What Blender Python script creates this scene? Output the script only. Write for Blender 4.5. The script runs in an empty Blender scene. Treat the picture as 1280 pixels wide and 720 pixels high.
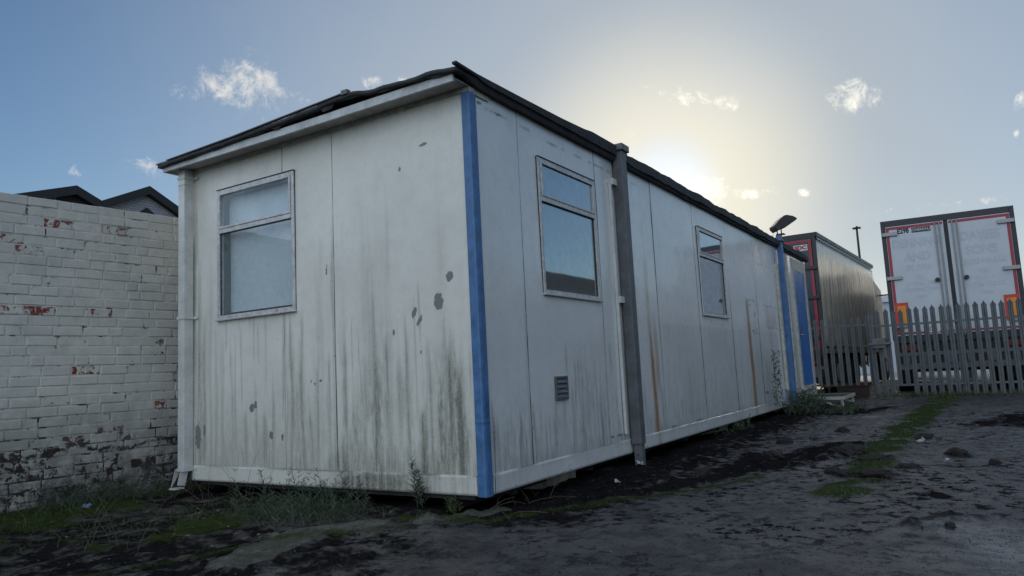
import bpy, bmesh, math, random
import numpy as np
from mathutils import Matrix, Vector, noise as mnoise
random.seed(7); rng = np.random.default_rng(11)
S = bpy.context.scene
COL = S.collection
GZ = 0.12                                   # yard level
ZB, ZT = 0.24, 2.94                         # cabin wall bottom / top
CW, CL = 3.03, 11.60                        # cabin width (y), length (x)
SUN_AZ, SUN_EL = math.radians(19.4), math.radians(13.6)

# ------------------------------------------------------------------ camera
CAMP = Vector((-3.8933, -2.6939, 1.0004))
yaw, pit, rol = 0.557578, 0.117084, -0.050333
def cam_axes():
    f = Vector((math.cos(pit)*math.cos(yaw), math.cos(pit)*math.sin(yaw), math.sin(pit)))
    r = Vector((math.sin(yaw), -math.cos(yaw), 0)); u = r.cross(f)
    c, s = math.cos(rol), math.sin(rol)
    return c*r + s*u, -s*r + c*u, f
AR, AU, AF = cam_axes()
cd = bpy.data.cameras.new('camera'); cam = bpy.data.objects.new('camera', cd); COL.objects.link(cam)
cd.sensor_width = 36; cd.lens = 911.51*36/1280; cd.clip_start = .05; cd.clip_end = 3000
m = Matrix((AR, AU, -AF)).transposed().to_4x4(); m.translation = CAMP
cam.matrix_world = m; S.camera = cam
def look(u, v):                              # world direction of a sky feature
    return (AF + AR*((u-640)/911.51) - AU*((v-360)/911.51)).normalized()

# ------------------------------------------------------------------ node helper
class NT:
    def __init__(s, tree): s.t = tree; s.n = tree.nodes; s.l = tree.links
    def add(s, typ, **kw):
        n = s.n.new(typ)
        for k, v in kw.items(): setattr(n, k, v)
        return n
    def put(s, sock, v):
        if isinstance(v, bpy.types.NodeSocket): s.l.new(v, sock)
        elif v is not None: sock.default_value = v
    def math(s, op, a, b=None, c=None, clamp=False):
        n = s.add('ShaderNodeMath', operation=op); n.use_clamp = clamp
        for i, v in enumerate((a, b, c)): s.put(n.inputs[i], v) if v is not None else None
        return n.outputs[0]
    def vmath(s, op, a, b=None):
        n = s.add('ShaderNodeVectorMath', operation=op)
        s.put(n.inputs[0], a)
        if b is not None: s.put(n.inputs[1], b)
        return n.outputs['Value'] if op in ('DOT_PRODUCT', 'LENGTH') else n.outputs[0]
    def mix(s, f, a, b, mode='MIX'):
        n = s.add('ShaderNodeMix', data_type='RGBA', blend_type=mode)
        s.put(n.inputs[0], f)
        for i, v in ((6, a), (7, b)):
            if isinstance(v, (tuple, list)) and len(v) == 3: v = (*v, 1)
            s.put(n.inputs[i], v)
        return n.outputs[2]
    def noise(s, vec, scale, detail=5, rough=.55, dist=0, lac=2.0):
        n = s.add('ShaderNodeTexNoise'); s.put(n.inputs['Vector'], vec)
        n.inputs['Scale'].default_value = scale; n.inputs['Detail'].default_value = detail
        n.inputs['Roughness'].default_value = rough; n.inputs['Distortion'].default_value = dist
        n.inputs['Lacunarity'].default_value = lac
        return n.outputs['Fac']
    def voro(s, vec, scale, feature='F1'):
        n = s.add('ShaderNodeTexVoronoi', feature=feature); s.put(n.inputs['Vector'], vec)
        n.inputs['Scale'].default_value = scale
        return n.outputs['Distance']
    def mr(s, v, a, b, c=0., d=1., smooth=False):
        n = s.add('ShaderNodeMapRange'); n.clamp = True
        if smooth: n.interpolation_type = 'SMOOTHSTEP'
        s.put(n.inputs[0], v)
        for i, x in enumerate((a, b, c, d)): s.put(n.inputs[i+1], x)
        return n.outputs[0]
    def mapv(s, vec, sc, loc=(0, 0, 0), rot=(0, 0, 0)):
        n = s.add('ShaderNodeMapping'); s.put(n.inputs['Vector'], vec)
        n.inputs['Scale'].default_value = sc; n.inputs['Location'].default_value = loc; n.inputs['Rotation'].default_value = rot
        return n.outputs[0]
    def pos(s): return s.add('ShaderNodeNewGeometry').outputs['Position']
    def objc(s): return s.add('ShaderNodeTexCoord').outputs['Object']
    def attr(s, name): return s.add('ShaderNodeAttribute', attribute_name=name)
    def bump(s, h, strength=.3, dist=.01, normal=None):
        n = s.add('ShaderNodeBump'); s.put(n.inputs['Height'], h)
        n.inputs['Strength'].default_value = strength; n.inputs['Distance'].default_value = dist
        if normal is not None: s.put(n.inputs['Normal'], normal)
        return n.outputs[0]

def mat(name):
    m = bpy.data.materials.new(name); m.use_nodes = True
    t = NT(m.node_tree); b = t.n['Principled BSDF']
    return m, t, b
def setb(t, b, col=None, rough=None, metal=None, normal=None, spec=None, coat=None):
    def p(k, v):
        if v is None: return
        if isinstance(v, (tuple, list)) and len(v) == 3: v = (*v, 1)
        t.put(b.inputs[k], v)
    p('Base Color', col); p('Roughness', rough); p('Metallic', metal); p('Normal', normal)
    p('Specular IOR Level', spec); p('Coat Weight', coat)

def simple(name, col, rough=.6, metal=0, var=.25, nscale=6, bump=.15, bscale=60, dirt=.0, dirtcol=(.04, .035, .03), spec=None):
    """painted / bare surface with tone variation, grime patches and fine bump"""
    m, t, b = mat(name); P = t.pos()
    n1 = t.noise(P, nscale, 6, .6); n2 = t.noise(P, bscale, 4, .6)
    c2 = tuple(max(0, x*(1-var)) for x in col); c3 = tuple(min(1, x*(1+var*.6)) for x in col)
    c = t.mix(t.mr(n1, .3, .7), c2, c3)
    if dirt:
        d = t.math('MULTIPLY', t.mr(t.noise(P, nscale*1.7, 8, .7), .42, .7), dirt)
        c = t.mix(d, c, dirtcol)
    setb(t, b, c, t.mr(n1, .3, .7, max(.05, rough-.1), min(1, rough+.12)), metal, t.bump(n2, bump, .004), spec)
    return m

M = {}
# --- cabin wall paint: masks painted on the mesh = grime (R), peeled paint (G), rust (B)
def wall_paint(name, base, coat=0):
    m, t, b = mat(name); P = t.pos(); a = t.attr('marks')
    sep = t.add('ShaderNodeSeparateColor'); t.l.new(a.outputs['Color'], sep.inputs[0])
    R, G, B = sep.outputs
    seam = t.attr('seam').outputs['Fac']
    st = t.noise(t.mapv(P, (26, 26, .9)), 1, 7, .62, .6)
    st2 = t.noise(t.mapv(P, (75, 75, 3.)), 1, 5, .7, .3)
    sp = t.noise(P, 55, 6, .75); big = t.noise(P, 1.3, 4, .5); mott = t.noise(P, 9, 7, .68)
    g = t.math('MULTIPLY', t.math('MULTIPLY', R, .72), t.mr(t.math('ADD', t.math('MULTIPLY', st, .55), t.math('MULTIPLY', st2, .45)), .33, .62, .25, 1.5))
    g = t.math('MULTIPLY', g, t.mr(sp, .3, .6, .55, 1.15))
    faint = t.math('MULTIPLY', t.mr(st, .5, .75), t.mr(big, .35, .7, .02, .11))
    faint = t.math('ADD', faint, t.math('MULTIPLY', t.mr(mott, .45, .7), .13))
    grime = t.math('ADD', g, faint, clamp=True)
    c = t.mix(t.mr(big, .3, .7), tuple(x*.9 for x in base), tuple(min(.9, x*1.06) for x in base))
    c = t.mix(t.math('MULTIPLY', grime, .9), c, t.mix(mott, (.062, .066, .055), (.15, .145, .105)))
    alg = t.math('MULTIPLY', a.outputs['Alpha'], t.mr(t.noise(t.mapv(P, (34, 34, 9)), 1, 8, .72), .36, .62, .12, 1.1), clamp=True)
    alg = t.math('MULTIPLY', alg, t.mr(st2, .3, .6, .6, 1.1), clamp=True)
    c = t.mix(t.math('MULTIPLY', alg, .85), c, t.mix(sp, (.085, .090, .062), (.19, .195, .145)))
    spots = t.math('GREATER_THAN', t.noise(P, 38, 3, .5), .75)
    c = t.mix(t.math('MULTIPLY', spots, .35), c, (.1, .1, .09))
    rs = t.math('MULTIPLY', B, t.mr(st2, .3, .65, .5, 1.3), clamp=True)
    c = t.mix(rs, c, t.mix(sp, (.2, .085, .03), (.5, .3, .13)))
    pe = t.math('GREATER_THAN', t.math('ADD', G, t.math('MULTIPLY', t.math('MULTIPLY', t.math('SUBTRACT', t.noise(P, 32, 5, .6), .5), 1.5), t.mr(G, .05, .3))), .5)
    edge = t.math('GREATER_THAN', t.math('ADD', G, t.math('MULTIPLY', t.math('MULTIPLY', t.math('SUBTRACT', t.noise(P, 32, 5, .6), .5), 1.5), t.mr(G, .05, .3))), .42)
    c = t.mix(t.math('MULTIPLY', edge, .5), c, (.06, .06, .06))
    c = t.mix(pe, c, (.2, .21, .215))
    c = t.mix(t.math('MULTIPLY', seam, .9), c, (.04, .04, .04))
    h = t.math('ADD', t.math('MULTIPLY', sp, .35), t.math('MULTIPLY', pe, -1.2))
    h = t.math('ADD', h, t.math('MULTIPLY', st2, .4))
    wav = t.noise(t.mapv(P, (1.3, 1.3, .8)), 1, 2, .5)
    n1 = t.bump(wav, .12, .15)
    setb(t, b, c, t.math('ADD', t.mr(mott, .3, .7, .24, .36), t.math('MULTIPLY', grime, .4), clamp=True), 0, t.bump(h, .22 if not coat else .12, .003, n1), .5, coat); b.inputs['Coat Roughness'].default_value = .13; t.l.new(n1, b.inputs['Coat Normal'])
    return m
M['wall'] = wall_paint('cabin_paint', (.77, .77, .72))
M['wallside'] = wall_paint('cabin_paint_side_sky_tint', (.74, .765, .775), .55)  # same cabin paint, with the blue of the reflected sky put into its colour

M['blue'] = simple('blue_paint', (.07, .19, .43), .45, 0, .3, 9, .2, 70, .6, (.06, .09, .13))
M['bluedoor'] = simple('blue_door_paint', (.035, .17, .50), .45, 0, .15, 3, .1, 40, .2, (.03, .05, .09))
M['greysteel'] = simple('grey_steel_paint', (.15, .16, .175), .5, .2, .25, 7, .2, 60, .5, (.07, .06, .05))
M['fascia'] = simple('fascia_board', (.62, .64, .66), .6, 0, .2, 4, .2, 40, .45, (.12, .15, .18))
M['soffit'] = simple('soffit_board', (.42, .40, .37), .75, 0, .2, 5, .2, 40, .4, (.08, .07, .06))
M['trimwhite'] = simple('white_trim', (.55, .55, .5), .5, 0, .18, 8, .15, 60, .6, (.12, .12, .1))
M['pvc'] = simple('grey_pvc', (.66, .67, .66), .4, 0, .1, 5, .05, 60, .3, (.13, .14, .12))
M['alu'] = simple('window_aluminium', (.64, .65, .66), .42, .15, .2, 15, .1, 80, .45, (.1, .1, .09))
M['gasket'] = simple('dark_gasket', (.02, .02, .022), .6, 0, .2)
M['black'] = simple('black_metal', (.018, .019, .021), .5, .1, .3, 10, .2, 60)
M['chassis'] = simple('chassis_dark', (.022, .022, .024), .7, .1, .4, 5, .3, 30, .5, (.05, .03, .02))
M['interior'] = simple('interior_panel', (.82, .85, .86), .8, 0, .06, 2, .02)
M['interior_dark'] = simple('interior_wall', (.30, .32, .33), .8, 0, .2, 2, .02)
M['curtain_in'] = simple('net_blind', (.2, .23, .24), .8, 0, .1, 2, .02)
M['rust'] = simple('rusty_iron', (.038, .024, .02), .8, .2, .5, 12, .5, 50)
M['redtape'] = simple('red_reflective_tape', (.34, .03, .05), .4, 0, .2, 8, .1, 60, .2)
M['orange'] = simple('orange_marker', (.75, .28, .03), .45, 0, .12, 8, .1, 60, .2)
M['redmark'] = simple('red_marker', (.6, .05, .03), .45, 0, .12, 8, .1, 60, .2)
M['lorryframe'] = simple('lorry_frame', (.035, .04, .05), .45, .2, .3, 4, .1, 40, .3)
M['lorrywhite'] = simple('lorry_white_door', (.52, .57, .63), .35, 0, .08, 1.2, .06, 30, .22, (.22, .24, .26))
M['ghost'] = simple('ghost_lettering', (.43, .475, .53), .5, 0, .1, 6, .05, 30, .6, (.515, .565, .625))
M['lorrynavy'] = simple('lorry_navy', (.03, .042, .07), .32, .1, .2, 2, .08, 20, .3, (.06, .06, .06))
M['rod'] = simple('galvanised_rod', (.3, .31, .32), .4, .6, .2, 9, .1)
M['rubber'] = simple('tyre_rubber', (.014, .014, .015), .85, 0, .3, 20, .4, 50)
M['tealbit'] = simple('pale_sticker', (.62, .62, .6), .5, 0, .1)
M['redlamp'] = simple('red_lamp_lens', (.16, .012, .012), .25, 0, .1)
M['darkroof'] = simple('slate_roof', (.026, .030, .038), .75, 0, .3, 5, .3, 20, .3)
M['distshed'] = simple('far_shed_cladding', (.42, .48, .54), .6, 0, .1, 1, .05)
M['whitepaint'] = simple('flaking_white_paint', (.48, .48, .43), .7, 0, .2, 14, .3, 60, .6, (.09, .09, .07))
M['woodgreen'] = simple('mossy_timber', (.055, .07, .035), .9, 0, .4, 14, .5, 60, .6)
M['twig'] = simple('dead_twig', (.11, .085, .065), .9, 0, .4, 30, .3)
M['paper'] = simple('litter_paper', (.35, .36, .38), .7, 0, .2, 40, .2)
M['wrapblue'] = simple('litter_wrapper', (.16, .22, .36), .4, 0, .5, 70, .3)
M['glasslamp'] = simple('lamp_lens', (.22, .22, .2), .18, 0, .15)

# galvanised steel pales
m, t, b = mat('galvanised_steel'); P = t.pos()
sp = t.voro(P, 45); n = t.noise(P, 5, 6, .65)
c = t.mix(t.mr(n, .3, .7), (.085, .10, .112), (.155, .175, .19)); c = t.mix(t.math('MULTIPLY', t.mr(sp, .1, .7), .25), c, (.11, .12, .125))
c = t.mix(t.mr(t.noise(t.mapv(P, (30, 30, 4)), 1, 6, .7), .56, .75, 0, .6), c, (.1, .075, .05))
setb(t, b, c, t.mr(n, .3, .7, .42, .65), .35, t.bump(t.noise(P, 60), .15, .003)); M['galv'] = m

# glass: real two-part mix by fresnel
def glass(name, tint, ior, rough=.02, haze=(.02, .10)):
    m, t, b = mat(name); P = t.pos()
    t.n.remove(b); out = t.n['Material Output']
    tr = t.add('ShaderNodeBsdfTransparent'); tr.inputs[0].default_value = (*tint, 1)
    gl = t.add('ShaderNodeBsdfGlossy'); gl.inputs['Roughness'].default_value = rough; gl.inputs[0].default_value = (.92, .96, 1, 1)
    df = t.add('ShaderNodeBsdfDiffuse'); df.inputs[0].default_value = (.35, .36, .34, 1)
    ge = t.add('ShaderNodeNewGeometry'); co = t.math('ABSOLUTE', t.vmath('DOT_PRODUCT', ge.outputs['Normal'], ge.outputs['Incoming']))
    f5 = t.math('POWER', t.math('SUBTRACT', 1, co, clamp=True), 5); fres = t.math('ADD', ior, t.math('MULTIPLY', f5, 1-ior))     # ior argument = reflectance at normal incidence
    bm = t.bump(t.noise(P, 1.6, 2, .5), .02, .03); t.l.new(bm, gl.inputs['Normal'])
    m1 = t.add('ShaderNodeMixShader'); t.l.new(fres, m1.inputs[0]); t.l.new(tr.outputs[0], m1.inputs[1]); t.l.new(gl.outputs[0], m1.inputs[2])
    m2 = t.add('ShaderNodeMixShader'); d = t.mr(t.noise(P, 14, 7, .7), .4, .75, *haze); t.l.new(d, m2.inputs[0])
    t.l.new(m1.outputs[0], m2.inputs[1]); t.l.new(df.outputs[0], m2.inputs[2]); t.l.new(m2.outputs[0], out.inputs[0])
    return m
M['glass'] = glass('window_glass', (.94, .98, 1.0), .07)
M['glass2'] = glass('window_glass_side', (.80, .88, .92), .36, .03, (.08, .22))

# roofing felt
m, t, b = mat('roofing_felt'); P = t.pos()
n = t.noise(P, 8, 8, .7); n2 = t.noise(P, 120, 3, .6)
c = t.mix(t.mr(n, .35, .7), (.018, .020, .024), (.05, .052, .056)); c = t.mix(t.mr(t.noise(P, 20, 6, .7), .62, .7), c, (.12, .12, .12))
setb(t, b, c, .8, 0, t.bump(t.math('ADD', n, t.math('MULTIPLY', n2, .3)), .5, .02)); M['felt'] = m

# painted brick
m, t, b = mat('painted_brick'); P = t.pos(); a = t.attr('marks')
sep = t.add('ShaderNodeSeparateColor'); t.l.new(a.outputs['Color'], sep.inputs[0]); R, G, B = sep.outputs   # R exposure, G tone, B is mortar
n = t.noise(P, 9, 8, .72); nf = t.noise(P, 42, 7, .72); nc = t.noise(P, 15, 7, .7, .6)
z = t.add('ShaderNodeSeparateXYZ'); t.l.new(P, z.inputs[0]); Z = z.outputs[2]
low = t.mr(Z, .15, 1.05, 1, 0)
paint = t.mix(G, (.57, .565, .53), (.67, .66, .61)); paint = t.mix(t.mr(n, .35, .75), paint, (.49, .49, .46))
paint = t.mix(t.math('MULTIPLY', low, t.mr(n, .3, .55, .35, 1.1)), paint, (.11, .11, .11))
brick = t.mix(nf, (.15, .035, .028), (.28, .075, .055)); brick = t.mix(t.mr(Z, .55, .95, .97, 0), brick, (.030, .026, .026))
ex = t.math('ADD', R, t.math('MULTIPLY', t.math('SUBTRACT', nc, .5), 2.6))
ex = t.math('ADD', ex, t.math('MULTIPLY', t.math('POWER', low, 1.3), .62))
exm = t.mr(ex, .60, .64)
c = t.mix(exm, paint, brick)
crack = t.math('ADD', t.math('MULTIPLY', B, .57), t.math('MULTIPLY', t.math('SUBTRACT', t.noise(P, 7, 6, .75), .5), 1.5))
crack = t.mr(t.math('ADD', crack, t.math('MULTIPLY', low, .18)), .66, .76)
c = t.mix(t.math('MULTIPLY', crack, t.mr(B, .4, .6)), c, (.035, .033, .03))
bl_ = t.math('ABSOLUTE', t.math('SUBTRACT', Z, t.math('ADD', .40, t.math('MULTIPLY', t.noise(t.mapv(P, (2.2, 2.2, .5)), 1, 6, .7), .32))))
c = t.mix(t.math('MULTIPLY', t.mr(bl_, .006, .022, 1, 0), t.mr(nc, .40, .5)), c, (.02, .02, .02))
c = t.mix(t.math('MULTIPLY', t.math('GREATER_THAN', nf, .64), .5), c, (.13, .13, .12)); c = t.mix(t.mr(t.noise(P, 3.2, 6, .7), .5, .75, 0, .45), c, (.30, .31, .31))
h = t.math('ADD', t.math('MULTIPLY', nf, .6), t.math('MULTIPLY', exm, -1)); h = t.math('ADD', h, n)
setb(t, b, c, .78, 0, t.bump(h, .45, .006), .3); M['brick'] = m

# pale brick of a far gable
m, t, b = mat('pale_far_brick'); P = t.pos()
br = t.add('ShaderNodeTexBrick'); v = t.mapv(P, (1, 1, 1), (0, 0, 0), (math.radians(90), 0, 0)); t.put(br.inputs['Vector'], v)
br.inputs['Color1'].default_value = (.36, .38, .43, 1); br.inputs['Color2'].default_value = (.42, .44, .49, 1); br.inputs['Mortar'].default_value = (.2, .21, .23, 1)
br.inputs['Scale'].default_value = 3.0; br.inputs['Mortar Size'].default_value = .03; br.inputs['Row Height'].default_value = .3
setb(t, b, br.outputs[0], .8); M['farbrick'] = m
M['darkwall'] = simple('dark_boarding', (.03, .033, .04), .8, 0, .3, 4)

# curtain of trailer
m, t, b = mat('curtain_vinyl'); P = t.objc()
w = t.noise(t.mapv(P, (5.5, 1, .35)), 1, 3, .5); w2 = t.noise(t.mapv(P, (22, 3, 16)), 1, 3, .6)
c = t.mix(t.mr(t.noise(P, 2.5, 7, .7), .35, .7), (.52, .47, .38), (.36, .33, .27))
c = t.mix(t.mr(t.noise(t.mapv(P, (8, 1, .8)), 1, 5, .7), .5, .75, 0, .5), c, (.09, .085, .08))
setb(t, b, c, .24, 0, t.bump(w2, .16, .02, t.bump(w, .12, .10)), .9, 0); M['curtain'] = m

# ground
m, t, b = mat('yard_surface'); P = t.pos(); a = t.attr('marks')
sep = t.add('ShaderNodeSeparateColor'); t.l.new(a.outputs['Color'], sep.inputs[0]); R, G, B = sep.outputs
slab = a.outputs['Alpha']; far = t.attr('far').outputs['Fac']
n1 = t.noise(P, 1.1, 7, .62); n2 = t.noise(P, 6.5, 8, .68); n3 = t.noise(P, 48, 6, .7); vo = t.voro(P, 85); vo2 = t.voro(P, 22)
asp = t.mix(t.mr(n2, .3, .72), (.013, .0115, .011), (.040, .036, .034)); asp = t.mix(t.mr(n1, .35, .62, 0, .55), asp, (.052, .049, .052))
asp = t.mix(t.mr(vo, .0, .33, .55, 0), asp, (.095, .09, .095)); asp = t.mix(t.mr(n3, .55, .75, 0, .6), asp, (.012, .012, .014))
mudc = t.mix(n3, (.006, .0055, .006), (.024, .022, .022)); mudc = t.mix(t.mr(vo2, 0, .2, .3, 0), mudc, (.035, .033, .035))
fl_ = t.mr(t.noise(t.mapv(P, (1, 1, 1), (3, 7, 0)), 11, 10, .74), .53, .56); flz = t.math('MULTIPLY', fl_, t.mr(n1, .32, .55))
mm = t.mr(t.math('ADD', R, t.math('MULTIPLY', t.math('SUBTRACT', n2, .5), 1.5)), .40, .62)

wp = t.add('ShaderNodeTexNoise'); t.put(wp.inputs['Vector'], P); wp.inputs['Scale'].default_value = 3.5; wp.inputs['Detail'].default_value = 5
wv = t.vmath('ADD', P, t.vmath('MULTIPLY', wp.outputs['Color'], (.28, .28, 0)))
ck = t.voro(wv, 1.35, 'DISTANCE_TO_EDGE'); ckm = t.math('MULTIPLY', t.mr(ck, .004, .016, 1, 0), t.mr(n1, .42, .55))
asp = t.mix(t.math('MULTIPLY', ckm, .85), asp, (.008, .008, .009))
grit = t.mr(t.voro(P, 150), .0, .22, 1, 0); asp = t.mix(t.math('MULTIPLY', grit, t.mr(n3, .5, .62)), asp, (.16, .155, .165))
worn = t.mr(t.noise(t.mapv(P, (1, 1, 1), (9, 2, 0)), 2.6, 10, .74), .49, .54); asp = t.mix(t.math('MULTIPLY', worn, .8), asp, t.mix(n3, (.034, .031, .030), (.105, .096, .092)))
c = t.mix(mm, asp, mudc); c = t.mix(t.math('MULTIPLY', flz, .85), c, (.008, .008, .009))
c = t.mix(t.mr(t.math('ADD', slab, t.math('MULTIPLY', t.math('SUBTRACT', n2, .5), .7)), .45, .55), c, t.mix(n3, (.055, .062, .05), (.1, .105, .085)))
mo = t.mr(t.math('ADD', G, t.math('MULTIPLY', t.math('SUBTRACT', n3, .5), .9)), .38, .6)
c = t.mix(t.math('MULTIPLY', mo, t.mr(n2, .35, .6, .45, 1)), c, t.mix(n3, (.014, .026, .008), (.055, .078, .022)))
farc = t.mix(n1, (.30, .27, .23), (.42, .39, .34)); c = t.mix(far, c, farc)
r = t.mr(n2, .3, .7, .30, .62); r = t.math('ADD', r, t.math('MULTIPLY', t.math('MAXIMUM', mm, flz), .28), clamp=True); r = t.mix(B, r, t.mr(n3, .35, .65, .06, .30)); 
hh = t.math('ADD', t.math('MULTIPLY', n3, .5), t.math('MULTIPLY', n2, 1.2)); hh = t.math('ADD', hh, t.math('MULTIPLY', vo, .25))
hh = t.math('ADD', hh, t.math('MULTIPLY', mo, .5))
hh = t.math('ADD', hh, t.math('MULTIPLY', flz, .5)); hh = t.math('SUBTRACT', hh, t.math('MULTIPLY', ckm, .8)); hh = t.math('MULTIPLY', hh, t.mr(B, 0, 1, 1, .25))
sp_ = t.math('SUBTRACT', .42, t.math('MULTIPLY', t.math('MAXIMUM', t.math('MAXIMUM', mm, flz), mo), .42), clamp=True); sp_ = t.mix(B, sp_, (.8, .8, .8))
setb(t, b, c, r, 0, t.bump(hh, .55, .02), sp_); M['ground'] = m

# foliage kinds
def leafmat(name, c1, c2):
    m, t, b = mat(name); P = t.pos(); n = t.noise(P, 14, 4, .6)
    oi = t.attr('tone').outputs['Fac']
    c = t.mix(t.math('MULTIPLY', t.math('ADD', oi, n), .5), c1, c2)
    setb(t, b, c, .6); return m
M['weed'] = leafmat('weed_green', (.018, .032, .020), (.075, .11, .062))
M['grass'] = leafmat('grass_blade', (.014, .030, .008), (.07, .10, .03))
M['straw'] = leafmat('dry_stalk', (.09, .075, .05), (.25, .22, .16))
M['mud'] = simple('mud_clod', (.016, .014, .014), .85, 0, .5, 20, .8, 40)
M['deadleaf'] = simple('dead_leaf', (.15, .12, .08), .8, 0, .5, 30, .3)

# ------------------------------------------------------------------ object helpers
def tag(o, label=None, cat=None, group=None, kind=None):
    if label: o['label'] = label
    if cat: o['category'] = cat
    if group: o['group'] = group
    if kind: o['kind'] = kind
    return o
def empty(name, loc=(0, 0, 0), rz=0.0, **kw):
    o = bpy.data.objects.new(name, None); COL.objects.link(o); o.location = loc; o.rotation_euler = (0, 0, rz)
    o.empty_display_size = .1
    return tag(o, **kw)
def link(name, me, material, parent=None, keep_world=True):
    o = bpy.data.objects.new(name, me); COL.objects.link(o)
    if material is not None: me.materials.append(material)
    if parent is not None:
        o.parent = parent
        if keep_world:          # mesh coordinates were given in world space
            bpy.context.view_layer.update()
            o.matrix_parent_inverse = parent.matrix_world.inverted()
    return o
class MB:
    def __init__(s): s.v = []; s.f = []; s.sm = []
    def add(s, vs, fs, smooth=False):
        k = len(s.v); s.v += [tuple(v) for v in vs]; s.f += [tuple(i+k for i in f) for f in fs]; s.sm += [smooth]*len(fs)
    def box(s, x0, x1, y0, y1, z0, z1, T=None):
        vs = [(x, y, z) for x in (x0, x1) for y in (y0, y1) for z in (z0, z1)]
        if T is not None: vs = [tuple(T @ Vector(v)) for v in vs]
        s.add(vs, [(0, 1, 3, 2), (4, 6, 7, 5), (0, 4, 5, 1), (2, 3, 7, 6), (0, 2, 6, 4), (1, 5, 7, 3)])
    def bar(s, a, b, w, h=None, up=(0, 0, 1)):
        a = Vector(a); b = Vector(b); h = h or w; d = (b-a).normalized(); U = Vector(up)
        if abs(d.dot(U)) > .98: U = Vector((1, 0, 0))
        r = d.cross(U).normalized(); u = r.cross(d)
        vs = [p + r*(i*w/2) + u*(j*h/2) for p in (a, b) for i, j in ((-1, -1), (1, -1), (1, 1), (-1, 1))]
        s.add(vs, [(3, 2, 1, 0), (4, 5, 6, 7), (0, 1, 5, 4), (1, 2, 6, 5), (2, 3, 7, 6), (3, 0, 4, 7)])
    def cyl(s, a, b, r0, r1=None, n=12, cap=True):
        a = Vector(a); b = Vector(b); r1 = r0 if r1 is None else r1; d = (b-a).normalized(); U = Vector((0, 0, 1)) if abs(d.z) < .95 else Vector((1, 0, 0))
        p = d.cross(U).normalized(); q = p.cross(d); vs = []
        for c, r in ((a, r0), (b, r1)):
            for i in range(n):
                an = 2*math.pi*i/n; vs.append(c + p*(r*math.cos(an)) + q*(r*math.sin(an)))
        s.add(vs, [(i, (i+1) % n, n+(i+1) % n, n+i) for i in range(n)], True)
        if cap: s.add(vs, [tuple(range(n-1, -1, -1)), tuple(range(n, 2*n))])
    def tube(s, pts, rad, n=6):
        pts = [Vector(p) for p in pts]; vs = []
        for i, p in enumerate(pts):
            d = (pts[min(i+1, len(pts)-1)] - pts[max(i-1, 0)]).normalized(); U = Vector((0, 0, 1)) if abs(d.z) < .9 else Vector((1, 0, 0))
            e = d.cross(U).normalized(); g = e.cross(d); r = rad[i] if isinstance(rad, (list, tuple)) else rad
            for k in range(n):
                an = 2*math.pi*k/n; vs.append(p + e*(r*math.cos(an)) + g*(r*math.sin(an)))
        fs = [(i*n+k, i*n+(k+1) % n, (i+1)*n+(k+1) % n, (i+1)*n+k) for i in range(len(pts)-1) for k in range(n)]
        s.add(vs, fs, True); s.add(vs, [tuple(range(n-1, -1, -1)), tuple(range((len(pts)-1)*n, len(pts)*n))])
    def poly(s, pts): s.add(pts, [tuple(range(len(pts)))])
    def prism(s, pts, off):       # extrude polygon by vector
        k = len(pts); off = Vector(off); q = [Vector(p)+off for p in pts]
        s.add([*map(Vector, pts), *q], [tuple(range(k-1, -1, -1)), tuple(range(k, 2*k))] + [(i, (i+1) % k, k+(i+1) % k, k+i) for i in range(k)])
    def build(s, name, material, parent=None, bevel=0, world=True, recalc=True):
        me = bpy.data.meshes.new(name); me.from_pydata([tuple(v) for v in s.v], [], s.f)
        me.polygons.foreach_set('use_smooth', s.sm)
        if recalc:
            bm = bmesh.new(); bm.from_mesh(me); bmesh.ops.recalc_face_normals(bm, faces=bm.faces[:]); bm.to_mesh(me); bm.free()
        me.update()
        o = link(name, me, material, parent, world)
        if bevel:
            bv = o.modifiers.new('bevel', 'BEVEL'); bv.width = bevel; bv.segments = 2; bv.limit_method = 'ANGLE'
        return o
def copy_tree(o, parent=None):
    c = o.copy(); COL.objects.link(c); c.parent = parent
    if parent is not None: c.matrix_parent_inverse = o.matrix_parent_inverse.copy()
    for ch in list(o.children): copy_tree(ch, c)
    return c
def text_mesh(name, txt, size, M4, material, parent, extrude=.0015, sx=1.0, bold=0.0):
    cu = bpy.data.curves.new(name, 'FONT'); cu.body = txt; cu.size = size; cu.extrude = extrude; cu.align_x = 'CENTER'; cu.align_y = 'CENTER'; cu.offset = bold
    cu.resolution_u = 3
    ob = bpy.data.objects.new(name, cu); COL.objects.link(ob)
    dg = bpy.context.evaluated_depsgraph_get(); me = bpy.data.meshes.new_from_object(ob.evaluated_get(dg))
    bpy.data.objects.remove(ob); bpy.data.curves.remove(cu)
    me.transform(M4 @ Matrix.Diagonal((sx, 1, 1, 1))); me.materials.clear(); me.name = name
    return link(name, me, material, parent, False)

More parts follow.
